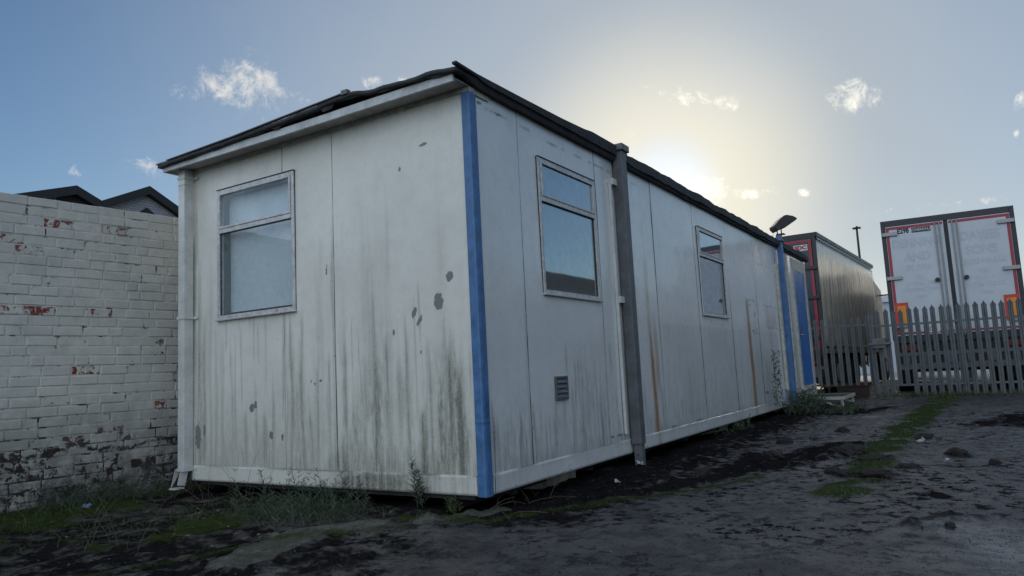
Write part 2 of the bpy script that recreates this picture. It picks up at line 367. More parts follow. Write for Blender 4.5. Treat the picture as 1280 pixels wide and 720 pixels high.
# numpy noise
def vnoise(x, y, seed=0):
    xi = np.floor(x).astype(np.int64); yi = np.floor(y).astype(np.int64); fx = x-xi; fy = y-yi
    fx = fx*fx*(3-2*fx); fy = fy*fy*(3-2*fy)
    def h(a, b):
        n = (a*374761393 + b*668265263 + seed*974711) & 0x7fffffff; n = ((n ^ (n >> 13))*1274126177) & 0x7fffffff
        return ((n ^ (n >> 16)) & 0xffff)/65535.0
    return (h(xi, yi)*(1-fx)+h(xi+1, yi)*fx)*(1-fy) + (h(xi, yi+1)*(1-fx)+h(xi+1, yi+1)*fx)*fy
def fbm(x, y, oct=5, seed=0, gain=.5):
    s = 0; a = 1; tot = 0
    for i in range(oct):
        s = s + a*vnoise(x*2**i+17*i, y*2**i-9*i, seed+i); tot += a; a *= gain
    return s/tot
def sstep(x, a, b):
    t = np.clip((x-a)/(b-a), 0, 1); return t*t*(3-2*t)
def seg_d(X, Y, pts):
    d = np.full(X.shape, 1e9)
    for (ax, ay), (bx, by) in zip(pts[:-1], pts[1:]):
        L = (bx-ax)**2+(by-ay)**2; t = np.clip(((X-ax)*(bx-ax)+(Y-ay)*(by-ay))/L, 0, 1)
        d = np.minimum(d, np.hypot(X-(ax+t*(bx-ax)), Y-(ay+t*(by-ay))))
    return d
def grid_mesh(name, P, mask=None, marks=None, floats=None, smooth=True):
    """P: (n,m,3) array of points; mask: (n-1,m-1) bool of kept faces"""
    n, m_ = P.shape[:2]; idx = np.arange(n*m_).reshape(n, m_)
    q = np.stack([idx[:-1, :-1], idx[1:, :-1], idx[1:, 1:], idx[:-1, 1:]], -1).reshape(-1, 4)
    if mask is not None: q = q[mask.reshape(-1)]
    me = bpy.data.meshes.new(name); me.vertices.add(n*m_); me.vertices.foreach_set('co', P.reshape(-1).astype(np.float32))
    me.loops.add(q.size); me.loops.foreach_set('vertex_index', q.reshape(-1).astype(np.int32))
    me.polygons.add(len(q)); me.polygons.foreach_set('loop_start', np.arange(0, q.size, 4, dtype=np.int32))
    me.polygons.foreach_set('loop_total', np.full(len(q), 4, dtype=np.int32))
    me.update(calc_edges=True); me.polygons.foreach_set('use_smooth', np.full(len(q), smooth))
    if marks is not None:
        a = me.attributes.new('marks', 'FLOAT_COLOR', 'POINT'); a.data.foreach_set('color', marks.reshape(-1).astype(np.float32))
    for k, v in (floats or {}).items():
        a = me.attributes.new(k, 'FLOAT', 'POINT'); a.data.foreach_set('value', v.reshape(-1).astype(np.float32))
    me.validate(); return me

# ================================================================== GROUND
def axis_lines(segs):
    out = []
    for a, b, st in segs: out += list(np.arange(a, b, st))
    return np.array(out + [segs[-1][1]])
gx = axis_lines([(-400, -40, 60), (-40, -8, 4), (-8, -3.6, .4), (-3.6, 4, .03), (4, 9, .05), (9, 16, .12), (16, 60, 2), (60, 1200, 60)])
gy = axis_lines([(-900, -60, 60), (-60, -8, 4), (-8, -4, .25), (-4, .6, .03), (.6, 4.2, .045), (4.2, 10, .8), (10, 60, 5), (60, 900, 60)])
X, Y = np.meshgrid(gx, gy, indexing='ij')
near = sstep(-np.maximum(np.abs(X-4)-9, np.abs(Y)-5), -3, 0)
f1 = fbm(X*.9, Y*.9, 4, 3); f2 = fbm(X*4, Y*4, 5, 9); f3 = fbm(X*11, Y*11, 4, 21)
mud = np.zeros_like(X)
foot = sstep(Y, -1.35, -.25)*sstep(-Y, -4.4, -3.2)*1.0                 # along and under the cabin
mud = np.maximum(mud, foot*sstep(X, -1.2, .2)*sstep(-X, -11, -9)*.72)
mud = np.maximum(mud, .75*np.exp(-(seg_d(X, Y, [(2.2, -.9), (3.2, -1.35), (4.4, -1.5)])/.42)**2))
mud = np.maximum(mud, .8*np.exp(-(seg_d(X, Y, [(1.0, -.55), (2.0, -.95), (3.0, -.9)])/.22)**2))
mud = np.maximum(mud, .7*np.exp(-(seg_d(X, Y, [(1.25, -1.9), (1.5, -2.25), (1.1, -2.6)])/.12)**2)*sstep(f2, .3, .6))
mud = np.maximum(mud, .72*np.exp(-(seg_d(X, Y, [(.2, -2.1), (.55, -2.33), (.8, -2.5), (.75, -3.2)])/.05)**2)*sstep(f2, .3, .6))
mud = np.maximum(mud, .7*np.exp(-(seg_d(X, Y, [(6.5, -2.9), (8.0, -3.3), (9.0, -4.2)])/.7)**2))
mud = np.maximum(mud, .72*np.exp(-(seg_d(X, Y, [(8.5, -.8), (10.0, -1.3)])/.5)**2))
mud = np.maximum(mud, .62*np.exp(-(seg_d(X, Y, [(-2.2, 1.2), (-1.2, 1.3), (-.2, 2.6), (0, 3.4)])/.75)**2))
mud = np.maximum(mud, .60*sstep(-X, .1, 1.0)*sstep(Y, -1.1, .2))
moss = .85*np.exp(-(seg_d(X, Y, [(1.3, -1.86), (1.9, -1.93), (3.3, -1.88), (6.1, -1.95), (10.1, -2.05), (13, -2.2)])/(.06+.30*f1*f2*1.5+.012*np.maximum(X, 0)))**2)*sstep(f2, .18, .44)
moss = np.maximum(moss, .62*np.exp(-(seg_d(X, Y, [(-.32, .45), (-.15, -.1), (.7, -.52), (1.3, -.95), (1.9, -1.2)])/(.05+.13*f2))**2))
moss = np.maximum(moss, .7*sstep(f1+.35*f2, .55, .78)*sstep(Y, .9, 1.6)*sstep(-X, .0, .6))
moss = np.maximum(moss, .75*np.exp(-(seg_d(X, Y, [(-1.9, 2.6), (-1.2, 2.9), (-.4, 3.3)])/.5)**2)*sstep(f2, .35, .6))
moss = np.maximum(moss, .55*np.exp(-(seg_d(X, Y, [(-1.9, 1.1), (-1.1, .75), (-.5, .3)])/.12)**2))
slab = np.maximum(.9*np.exp(-(seg_d(X, Y, [(-1.45, .52), (-.85, .72), (-.55, .55)])/.17)**4), .85*np.exp(-(seg_d(X, Y, [(-.35, .22), (.15, .0)])/.09)**4))
wet = np.exp(-(seg_d(X, Y, [(-.2, -2.78), (.4, -2.66)])/.30)**2)*sstep(f2, .30, .42)
wet = np.maximum(wet, .9*np.exp(-(seg_d(X, Y, [(.45, -2.47), (.62, -2.56)])/.035)**2))
wet = np.maximum(wet, .8*np.exp(-(seg_d(X, Y, [(7.8, -1.35), (8.6, -1.75)])/.09)**2))
clump = np.clip(fbm(X*2.6, Y*2.6, 5, 40, .55)-.5, 0, 1)*2
H = GZ + near*((f1-.5)*.05 + (f2-.5)*.012 + (f3-.5)*.006)
zone = sstep(X, 1.2, 2.2)*sstep(-X, -9, -6)*sstep(Y, -1.9, -1.3); H += near*sstep(mud, .35, .7)*(clump*(.02+.05*zone) + (f3-.5)*.022 + (f2-.5)*.016)
fk = fbm(X*7+5, Y*7, 5, 91, .6); H += near*sstep(fk, .55, .68)*(.006+.016*sstep(mud, .2, .6))*sstep(f1, .38, .6)
H += near*sstep(moss, .3, .8)*(.012 + (f3-.5)*.03)
H += slab*.03 - wet*.012
H -= near*.05*sstep(Y, .1, .5)*sstep(X, .1, .5)*sstep(-Y, -3.2, -2.8)       # hollow under the cabin
H = np.where((X > 2.1) & (X < 2.6) & (Y < .1) & (Y > -.3), np.minimum(H, GZ+.02), H)
far = sstep(X, 17, 26)
marks = np.stack([mud, moss, wet, slab], -1)
g = link('ground', grid_mesh('ground', np.stack([X, Y, H], -1), None, marks, {'far': far}), M['ground'])
tag(g, 'dark damp tarmac yard with mud and moss patches', 'ground', kind='structure')
def ground_z(x, y):
    i = int(np.clip(np.searchsorted(gx, x), 0, len(gx)-1)); j = int(np.clip(np.searchsorted(gy, y), 0, len(gy)-1)); return float(H[i, j])

# ================================================================== CABIN
cabin = empty('site_cabin', (0, 0, GZ), label='long white portable cabin with blue corner trims, grime streaks and a dark felt roof', cat='cabin')

def sw(L, s_): return .0035 if L < 5 else .004+.0007*s_
def wall_lines(L, seams, edges, st):
    base = list(np.arange(0, L, st)) + [L]
    ex = []
    for s_ in seams: q_ = sw(L, s_); ex += [s_-q_*1.7, s_-q_, s_, s_+q_, s_+q_*1.7]
    for e in edges: ex += [e]
    base = [b_ for b_ in base if all(abs(b_-e) > .004 for e in ex)]
    return np.array(sorted(base+ex))
def streak(U, Zz, u0, zt, zb, w, s, seed, top=.25, bot=.12):
    wob = (vnoise(Zz*2.3, np.full_like(Zz, seed*3.1), seed)-.5)*.03
    ww = w*(.6+.8*vnoise(Zz*5, np.full_like(Zz, seed*1.7), seed+5))
    h = np.exp(-((U-u0-wob)/ww)**2)
    ztj = zt + (vnoise(U*38, np.zeros_like(U)+seed, seed)-.5)*.35*(zt-zb)
    return s*h*sstep(ztj-Zz, 0, top*(zt-zb)+.02)*sstep(Zz-zb, -bot, .02)
def blob(U, Zz, u0, z0, ru, rz, ang=0):
    c, s_ = math.cos(ang), math.sin(ang); a = (U-u0)*c+(Zz-z0)*s_; b_ = -(U-u0)*s_+(Zz-z0)*c
    r = np.sqrt((a/ru)**2+(b_/rz)**2); return np.clip(1.25-.75*r, 0, 1)

def make_wall(name, axis, L, seams, holes, marks_fn, material, st=.011):
    us = wall_lines(L, seams, [h[0] for h in holes]+[h[1] for h in holes], st)
    zs = np.unique(np.round(np.concatenate([np.arange(ZB+.12, ZT, .02), [ZT], [h[2] for h in holes], [h[3] for h in holes]]), 4))
    U, Zz = np.meshgrid(us, zs, indexing='ij')
    seam = np.zeros_like(U); dep = np.zeros_like(U)
    for s_ in seams:
        seam = np.maximum(seam, np.where(np.abs(U-s_) < sw(L, s_)*1.02, 1, 0)*(.55+.6*vnoise(Zz*9, U*0+s_*7, 3)))
        dep = np.maximum(dep, np.where(np.abs(U-s_) < .001, .006, 0))
    seam = np.clip(seam, 0, 1)
    pan = np.searchsorted(np.array(seams), U)
    warp = (fbm(U*.9, Zz*.7, 3, 5)-.5)*.010 + (vnoise(pan*7.3, pan*1.1, 8)-.5)*.006 + .004*np.sin((U*2.1+pan)*1.3)*np.sin(Zz*1.9)
    D = dep + warp*sstep(U, 0, .3)
    um = (us[:-1]+us[1:])/2; zm = (zs[:-1]+zs[1:])/2; UM, ZM = np.meshgrid(um, zm, indexing='ij'); keep = np.ones(UM.shape, bool)
    for a, b_, c, d in holes: keep &= ~((UM > a) & (UM < b_) & (ZM > c) & (ZM < d))
    dirt, peel, rust = marks_fn(U, Zz, seams)
    alg = np.zeros_like(U)
    if axis == 'y':
        for (u, zt, w_, s_) in [(.20, 1.30, .075, 1.0), (.34, 1.2, .06, .95), (.49, .9, .045, 1.0), (.62, 1.3, .05, .5), (.90, 1.5, .10, .8), (1.12, 1.1, .09, .6), (1.22, 1.7, .03, .6), (1.70, 1.45, .08, .6), (2.1, .9, .12, .5), (2.5, 1.0, .08, .35), (2.88, 2.0, .06, .45), (.95, 2.45, .10, .25), (.4, .62, .3, .6), (.9, .6, .3, .7)]:
            alg = np.maximum(alg, streak(U, Zz, u, zt, ZB+.1, w_, s_, int(u*31)+7, .55))
    else:
        for (u, zt, w_, s_) in [(.3, .85, .12, .45), (1.0, .9, .1, .35), (1.5, 1.3, .16, .5), (1.75, 1.0, .1, .5), (2.1, 1.0, .07, .4), (3.9, .8, .3, .25), (5.2, .8, .4, .25), (7.8, 1.2, .6, .3)]:
            alg = np.maximum(alg, streak(U, Zz, u, zt, ZB+.1, w_, s_, int(u*31)+7, .55))
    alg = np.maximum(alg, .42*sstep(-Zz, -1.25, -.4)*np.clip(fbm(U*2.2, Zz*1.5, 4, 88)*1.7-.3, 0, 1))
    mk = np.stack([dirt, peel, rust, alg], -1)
    if axis == 'y': P = np.stack([D, U, Zz], -1)[::-1]; mk = mk[::-1]; seam = seam[::-1]; keep = keep[::-1]      # end wall faces -x
    else: P = np.stack([U, D, Zz], -1)
    me = grid_mesh(name, P, keep, mk, {'seam': seam})
    return link(name, me, material, cabin)

def end_marks(U, Z_, seams):
    d = np.zeros_like(U); r = random.Random(5)
    def add(v):
        nonlocal d; d = np.maximum(d, v)
    for (u, zt, w, s_) in [(.17, 1.25, .045, .95), (.27, 1.38, .05, .9), (.34, 1.0, .03, .8), (.50, .92, .035, 1.0), (.43, 1.3, .02, .55), (.62, 1.5, .02, .6), (.70, 1.15, .03, .55),
                           (.80, 1.5, .03, .7), (.93, 1.75, .035, .7), (1.02, 1.3, .025, .55), (1.12, .9, .03, .5), (1.20, 1.5, .02, .5), (1.26, .6, .02, .8), (1.38, 1.2, .02, .5), (1.5, 1.35, .03, .55), (1.57, 1.0, .02, .5),
                           (1.66, 1.6, .02, .6), (1.78, 1.55, .025, .7), (1.84, 2.6, .008, .6), (2.0, .95, .02, .55), (2.1, .8, .025, .55), (2.2, 1.1, .02, .45), (2.33, .9, .02, .5), (2.5, 1.55, .015, .55), (2.62, 1.5, .02, .6),
                           (2.7, 1.9, .02, .5), (2.78, 2.4, .02, .45), (2.86, 1.6, .02, .6), (2.93, 2.2, .03, .6), (2.99, 2.6, .03, .7), (.95, 2.35, .05, .28), (.78, 2.2, .04, .25), (1.32, 2.4, .012, .6), (1.45, 2.1, .03, .25), (.3, 2.5, .05, .15)]:
        add(streak(U, Z_, u, zt, ZB+.1, w, s_, int(u*97)))
    for i in range(42):
        u = r.uniform(.05, 3.0); zt = r.uniform(.5, 1.9); add(streak(U, Z_, u, zt, zt-r.uniform(.15, .9), r.uniform(.004, .012), r.uniform(.25, .6), 100+i))
    low = sstep(-Z_, -.75, -.36)*fbm(U*7, Z_*5, 4, 61); d = np.maximum(d, low*np.where(U < 1.4, 1.1, .45))
    d = np.maximum(d, .55*sstep(Z_, 2.84, 2.94)*fbm(U*9, Z_*3, 4, 12))
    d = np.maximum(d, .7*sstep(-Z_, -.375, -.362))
    d = np.maximum(d, .55*np.exp(-((U-.62)/.5)**2)*sstep(fbm(U*3, Z_*1.2, 4, 77), .42, .7)*sstep(-Z_, -2.2, -1.0))
    p = np.zeros_like(U)
    for a in [(.325, 1.51, .035, .06), (.537, 1.455, .018, .035, .5), (.49, 1.40, .014, .04, .6), (.222, 1.673, .028, .033), (.623, 2.485, .012, .018), (.405, 2.62, .035, .008, .1), (2.946, .61, .035, .10), (2.86, .66, .012, .05), (2.26, .83, .025, .03), (2.21, .86, .018, .03),
              (1.46, 1.02, .012, .014), (1.52, 1.0, .009, .01), (1.56, 1.02, .007, .01), (1.9, .6, .012, .03), (2.03, .62, .02, .03), (.73, 1.33, .01, .02), (.49, 1.18, .008, .02), (1.38, 1.85, .006, .05), (1.31, 1.2, .006, .01)]:
        p = np.maximum(p, blob(U, Z_, *a))
    return d, p, np.zeros_like(U)

def side_marks(U, Z_, seams):
    d = np.zeros_like(U); r = random.Random(9)
    def add(v):
        nonlocal d; d = np.maximum(d, v)
    for i in range(46):
        u = r.uniform(.1, 2.25); hi = 1.35 if u > .75 else .85; zt = r.uniform(.55, hi); add(streak(U, Z_, u, zt, max(ZB+.1, zt-r.uniform(.2, .8)), r.uniform(.008, .022), r.uniform(.35, .85), 300+i))
    for i in range(90):
        u = r.uniform(2.4, 11.5); zt = r.uniform(.5, 1.6); add(streak(U, Z_, u, zt, max(ZB+.1, zt-r.uniform(.2, .9)), r.uniform(.01, .04), r.uniform(.2, .6), 500+i))
    for s_ in seams: add(streak(U, Z_, s_-.015, 1.6, ZB+.1, .01, .5, int(s_*50)))
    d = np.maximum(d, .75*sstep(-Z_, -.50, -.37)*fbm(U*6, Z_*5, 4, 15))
    add(.22*sstep(-Z_, -1.46, -1.43)*sstep(U, 3.2, 3.4))
    # ragged sealant line under the roof edge
    zl = 2.855 - .02*fbm(U*3, U*0, 3, 8) - .03*sstep(U, .5, 1.6)
    e = np.exp(-((Z_-zl+.02*(vnoise(U*25, U*0, 4)-.5))/.007)**2)*sstep(vnoise(U*14, U*0+3, 6), .3, .55)*sstep(-U, -3.2, -2.5)
    add(.9*e)
    add(.5*sstep(Z_, 2.88, 2.94)*fbm(U*8, Z_*6, 4, 44))
    # scars of a removed fitting
    zl = 1.90+.012*np.sin(U*5)
    for a, b_, zz in ((6.85, 7.35, 1.9), (7.7, 8.65, 1.87), (7.9, 8.65, 1.52), (7.0, 7.4, 1.42)):
        add(1.0*np.exp(-((Z_-zz-.02*(vnoise(U*9, U*0, 4)-.5))/.012)**2)*sstep(U, a, a+.03)*sstep(-U, -b_, -b_+.03)*sstep(vnoise(U*16, U*0, 1), .15, .4))
    add(.5*np.exp(-((U-7.85)/.02)**2)*sstep(Z_, 1.5, 1.55)*sstep(-Z_, -1.9, -1.88))
    add(.35*((U > 7.85) & (U < 8.6) & (Z_ > 1.52) & (Z_ < 1.88)).astype(float)*fbm(U*4, Z_*4, 4, 90)*1.4)
    add(.75*np.exp(-((Z_-2.52-.05*(vnoise(U*8, U*0, 4)-.5))/.012)**2)*sstep(U, 7.5, 7.55)*sstep(-U, -8.5, -8.4)*sstep(vnoise(U*12, U*0, 1), .35, .5))
    p = np.zeros_like(U)
    for a in [(6.95, 1.82, .03, .02), (7.2, 1.7, .03, .04), (7.3, 1.84, .02, .02), (7.05, 1.45, .05, .02), (7.25, 1.47, .03, .02), (7.55, .53, .1, .02), (.62, .62, .006, .03), (1.95, .42, .03, .012), (2.1, .42, .05, .01),
              (3.45, .375, .12, .008), (5.2, .39, .2, .008), (4.3, .385, .15, .008), (.12, 2.86, .03, .006), (.35, 2.84, .05, .01, -.1)]:
        p = np.maximum(p, blob(U, Z_, *a))
    ru = np.zeros_like(U)
    ru = np.maximum(ru, 1.3*np.exp(-((U-2.98-.01*np.sin(Z_*3))/.045)**2)*sstep(-Z_, -2.25, -1.9)*(.35+.65*sstep(-Z_, -1.5, -.9)))
    ru = np.maximum(ru, .55*np.exp(-((U-3.1)/.06)**2)*sstep(-Z_, -1.7, -1.2)*sstep(Z_, .5, 1.0))
    ru = np.maximum(ru, 1.5*np.exp(-((U-6.80-.02*(1.9-Z_))/.085)**4)*sstep(-Z_, -1.92, -1.88)*(.5+.5*fbm(U*5, Z_*4, 3, 2)))
    ru = np.maximum(ru, .6*np.exp(-((U-2.28)/.012)**2)*sstep(-Z_, -1.9, -1.6))
    return d, p, ru

W1 = (.875, 1.845, 1.60, 2.645); W2 = (4.71, 5.75, 1.60, 2.66); WE = (1.72, 2.66, 1.585, 2.68)
DOOR = (10.22, 11.36, .50, 2.74)
end_seams = [1.30, 1.857]; side_seams = [.60, 1.90, 3.25, 4.58, 5.95, 7.40, 8.85, 9.80]
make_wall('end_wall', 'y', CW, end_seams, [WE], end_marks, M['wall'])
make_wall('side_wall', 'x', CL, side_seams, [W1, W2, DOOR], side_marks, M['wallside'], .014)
# skirts: coarse grids too, proud of the panels
def skirt(name, axis, L, material, fn, z0=ZB, z1=ZB+.125, u0=.0):
    us = np.arange(u0, L+.001, .02); us[-1] = L; zs = np.linspace(z0, z1, 8); U, Zz = np.meshgrid(us, zs, indexing='ij')
    off = -.007 + (fbm(U*1.3, Zz*0, 3, 31)-.5)*.008
    dirt = fn(U, Zz); mk = np.stack([dirt[0], dirt[1], dirt[2], (1.2*np.exp(-((U-.95)/.45)**2)*fbm(U*5, Zz*8, 4, 3) if axis == 'y' else .25*fbm(U*2, Zz*8, 4, 3))], -1)
    seam = np.where(Zz > z1-.006, .9, 0)*sstep(vnoise(U*4, U*0, 3), .25, .6); 
    P = np.stack([off, U, Zz], -1)[::-1] if axis == 'y' else np.stack([U, off, Zz], -1)
    if axis == 'y': mk = mk[::-1]; seam = seam[::-1]
    me = grid_mesh(name, P, None, mk, {'seam': seam}); o = link(name, me, material, cabin)
    so = o.modifiers.new('thick', 'SOLIDIFY'); so.thickness = .02; so.offset = -1
    return o
def es(U, Z_):
    d = 1.3*np.exp(-((U-.95)/.36)**2)*fbm(U*9, Z_*14, 4, 5)*1.5 + .5*fbm(U*3, Z_*3, 4, 51)*sstep(-U, -1.9, -.2) + .35*fbm(U*6, Z_*8, 4, 8)*sstep(Z_, .33, .365) + .15*fbm(U*4, Z_*8, 4, 18)
    p = np.zeros_like(U)
    for k in range(14): p = np.maximum(p, blob(U, Z_, .25+k*.21, ZB+.012+.005*(k % 3), .006, .008))
    return np.clip(d, 0, 1), p, np.zeros_like(U)
def ss(U, Z_):
    d = .55*fbm(U*5, Z_*8, 4, 28)*sstep(Z_, .31, .365) + .25*fbm(U*3, Z_*8, 4, 8)
    p = np.zeros_like(U)
    for k in range(30): p = np.maximum(p, blob(U, Z_, .35+k*.39, ZB+.02+.06*(k % 2), .007, .008))
    ru = .5*np.exp(-((U-6.84)/.06)**2)+.4*np.exp(-((U-3.02)/.05)**2)
    return np.clip(d, 0, 1), p, ru
skirt('end_skirt', 'y', CW, M['wall'], es, u0=.066)
skirt('side_skirt', 'x', CL, M['wallside'], ss, u0=.085)
# body shell closing the box behind the skins
b_ = MB(); b_.box(.012, CL-.02, CW-.012, CW+.012, ZB, ZT); b_.box(CL-.06, CL-.0, .02, CW-.0, ZB, ZT); b_.build('rear_wall', M['trimwhite'], cabin)
b_ = MB(); b_.box(.03, CL-.05, .03, CW-.06, ZB+.02, ZB+.10); b_.build('cabin_floor', M['chassis'], cabin)
b_ = MB()
for y in (.35, CW-.35): b_.box(.12, CL-.12, y-.04, y+.04, ZB-.11, ZB+.015)
for x in np.arange(.5, 11.5, 1.2): b_.box(x-.03, x+.03, .1, CW-.1, ZB-.07, ZB+.012)
b_.box(.015, .06, .1, CW-.1, ZB-.03, ZB+.012)
b_.build('chassis', M['chassis'], cabin)
for (x, y) in ((1.5, .45), (1.5, CW-.45), (6, .45), (10.5, .45)):
    b_ = MB(); b_.box(x-.2, x+.2, y-.2, y+.2, GZ-.06, GZ+.05); b_.build('support_pad', M['soffit'], cabin, .008)

# corner trim (folded blue angle with slight kinks)
def corner_trim():
    zs = [.235, .45, .690, .705, .72, 1.2, 1.8, 2.4, 2.905]; off = [0, .0005, .001, -.0012, .001, 0, .0005, 0, 0]; wy = [.056]*9
    b_ = MB(); pts = []
    for z, o in zip(zs, off):
        pts.append([(-.009+o, wy[0], z), (-.012+o, .004, z), (-.009+o, -.007+o*.4, z), (.004, -.0115+o, z), (.060, -.009+o, z)])
    vs = [p for r_ in pts for p in r_]
    fs = [(i*5+k, i*5+k+1, (i+1)*5+k+1, (i+1)*5+k) for i in range(len(zs)-1) for k in range(4)]
    b_.add(vs, fs); o = b_.build('corner_trim', M['blue'], cabin); so = o.modifiers.new('t', 'SOLIDIFY'); so.thickness = .004; so.offset = 1
    for z in (.30, .75, 1.25, 1.8, 2.3, 2.8):
        s_ = MB(); s_.cyl((-.017, .030, z), (-.008, .030, z), .004, n=8); s_.build('screw', M['greysteel'], o); s_ = MB(); s_.cyl((.038, -.0165, z+.004), (.038, -.008, z+.004), .004, n=8); s_.build('screw', M['greysteel'], o)
corner_trim()
b_ = MB(); b_.box(.086, .090, -.0125, -.004, ZB, ZB+.12); b_.build('skirt_joint', M['gasket'], cabin)
# trim strip under soffit on the end wall and plate at the corner
b_ = MB(); b_.box(-.012, .001, .01, CW+.0, 2.905, 2.938); b_.build('head_trim', M['trimwhite'], cabin, .002)
b_ = MB(); b_.box(-.008, .22, -.014, .0, 2.895, 2.938); b_.build('corner_plate', M['trimwhite'], cabin, .002)

# windows -----------------------------------------------------------
def window(H4, tz, T, glassm, behind_low, behind_top, lab, depth=.10, fan=True):
    """H4 = (u0,u1,z0,z1); T maps (u, out, z) to world, out>0 points outside"""
    u0, u1, z0, z1 = H4
    w = empty('window', tuple(T @ Vector(((u0+u1)/2, 0, z0)))); w.parent = cabin
    bpy.context.view_layer.update(); w.matrix_parent_inverse = cabin.matrix_world.inverted(); w['label'] = lab
    def bx(b_, a, b2, o0, o1, c, d):
        vs = [tuple(T @ Vector((p, q, r_))) for p in (a, b2) for q in (o0, o1) for r_ in (c, d)]
        b_.add(vs, [(0, 1, 3, 2), (4, 6, 7, 5), (0, 4, 5, 1), (2, 3, 7, 6), (0, 2, 6, 4), (1, 5, 7, 3)])
    f = .023
    b_ = MB()
    bx(b_, u0-.008, u0+f, -.03, .016, z0-.008, z1+.008); bx(b_, u1-f, u1+.008, -.03, .016, z0-.008, z1+.008)
    bx(b_, u0+f, u1-f, -.03, .0155, z1-f, z1+.008); bx(b_, u0+f, u1-f, -.03, .0155, z0-.008, z0+f)
    b_.build('frame', M['alu'], w, .003)
    b_ = MB(); bx(b_, u0-.015, u1+.015, .0, .024, z1+.010, z1+.015); b_.build('drip_trim', M['greysteel'], w, .002)
    b_ = MB(); bx(b_, u0-.018, u1+.018, .0, .034, z0-.022, z0-.009); b_.build('sill', M['alu'], w, .003)
    b_ = MB()
    bx(b_, u0-.012, u0-.0085, -.005, .005, z0-.008, z1+.008); bx(b_, u1+.0085, u1+.012, -.005, .005, z0-.008, z1+.008); bx(b_, u0, u1, -.005, .004, z0-.0085, z0-.0085+.0005)
    b_.build('seal', M['gasket'], w)
    # transom + opening fanlight
    b_ = MB(); bx(b_, u0+f, u1-f, -.02, .020, tz-.022, tz+.016); b_.build('transom', M['alu'], w, .003)
    b_ = MB(); g0, g1 = u0+f+.001, u1-f-.001; zz0, zz1 = tz+.017, z1-f-.001; q = .017
    bx(b_, g0, g0+q, -.01, .026, zz0, zz1); bx(b_, g1-q, g1, -.01, .026, zz0, zz1); bx(b_, g0+q, g1-q, -.01, .0255, zz1-q, zz1); bx(b_, g0+q, g1-q, -.01, .0255, zz0, zz0+q)
    b_.build('fanlight_frame', M['alu'], w, .003)
    b_ = MB(); bx(b_, g0+q-.002, g1-q+.002, .006, .009, zz0+q-.002, zz1-q+.002); b_.build('pane', glassm, w)
    b_ = MB(); bx(b_, u0+f-.002, u1-f+.002, -.006, -.003, z0+f-.002, tz-.020); b_.build('pane', glassm, w)
    b_ = MB(); e = .006
    bx(b_, u0+f, u0+f+e, -.003, .004, z0+f, tz-.022); bx(b_, u1-f-e, u1-f, -.003, .004, z0+f, tz-.022); bx(b_, u0+f+e, u1-f-e, -.003, .004, z0+f, z0+f+e); bx(b_, u0+f+e, u1-f-e, -.003, .004, tz-.022-e, tz-.022)
    b_.build('glazing_bead', M['gasket'], w)
    # reveal and what hangs behind the glass
    b_ = MB(); dd = depth
    bx(b_, u0+.005, u0+f-.004, -dd-.05, -.031, z0, z1); bx(b_, u1-f+.004, u1-.005, -dd-.05, -.031, z0, z1); bx(b_, u0+f, u1-f, -dd-.05, -.031, z1-.02, z1); bx(b_, u0+f, u1-f, -dd-.05, -.031, z0, z0+.02)
    b_.build('reveal', M['curtain_in'], w)
    b_ = MB(); bx(b_, u0+.02, u1-.02, -dd-.02, -dd, z0+.055, tz+.02); b_.build('blind', behind_low, w)
    b_ = MB(); bx(b_, u0+.02, u1-.02, -dd-.01, -dd+.012, tz+.0205, z1-.045); b_.build('blind', behind_top, w)
    b_ = MB(); bx(b_, u0-.05, u1+.05, -dd-.2, -dd-.19, z0-.05, z1+.05); b_.build('backing', M['interior_dark'], w)
    return w
TE = Matrix(((0, -1, 0, 0), (1, 0, 0, 0), (0, 0, 1, 0), (0, 0, 0, 1)))      # (u,out,z) -> x=-out, y=u
TS = Matrix(((1, 0, 0, 0), (0, -1, 0, 0), (0, 0, 1, 0), (0, 0, 0, 1)))      # x=u, y=-out
window(WE, 2.33, TE, M['glass'], M['interior'], M['interior'], 'end wall window with a pale blind behind the glass')
window(W1, 2.33, TS, M['glass2'], M['interior_dark'], M['interior_dark'], 'side window nearest the blue corner reflecting sky and a shed')
window(W2, 2.33, TS, M['glass2'], M['interior_dark'], M['interior_dark'], 'farther side window between the two steel legs')

# vent -------------------------------------------------------------
v_ = empty('vent_grille', (1.045, 0, .79)); v_.parent = cabin; bpy.context.view_layer.update(); v_.matrix_parent_inverse = cabin.matrix_world.inverted()
b_ = MB(); x0, x1, z0, z1 = .955, 1.145, .785, .965
b_.box(x0, x0+.016, -.022, -.002, z0, z1); b_.box(x1-.016, x1, -.022, -.002, z0, z1); b_.box(x0+.016, x1-.016, -.022, -.002, z1-.016, z1); b_.box(x0+.016, x1-.016, -.022, -.002, z0, z0+.014)
b_.build('frame', M['greysteel'], v_, .002)
b_ = MB()
for k in range(4):
    z = z0+.018+k*.037; b_.add([(x0+.016, -.024, z), (x1-.016, -.024, z), (x1-.016, -.006, z+.034), (x0+.016, -.006, z+.034), (x0+.016, -.021, z-.002), (x1-.016, -.021, z-.002), (x1-.016, -.003, z+.032), (x0+.016, -.003, z+.032)], [(0, 1, 2, 3), (7, 6, 5, 4), (0, 4, 5, 1), (2, 6, 7, 3)])
b_.build('louvres', M['greysteel'], v_)

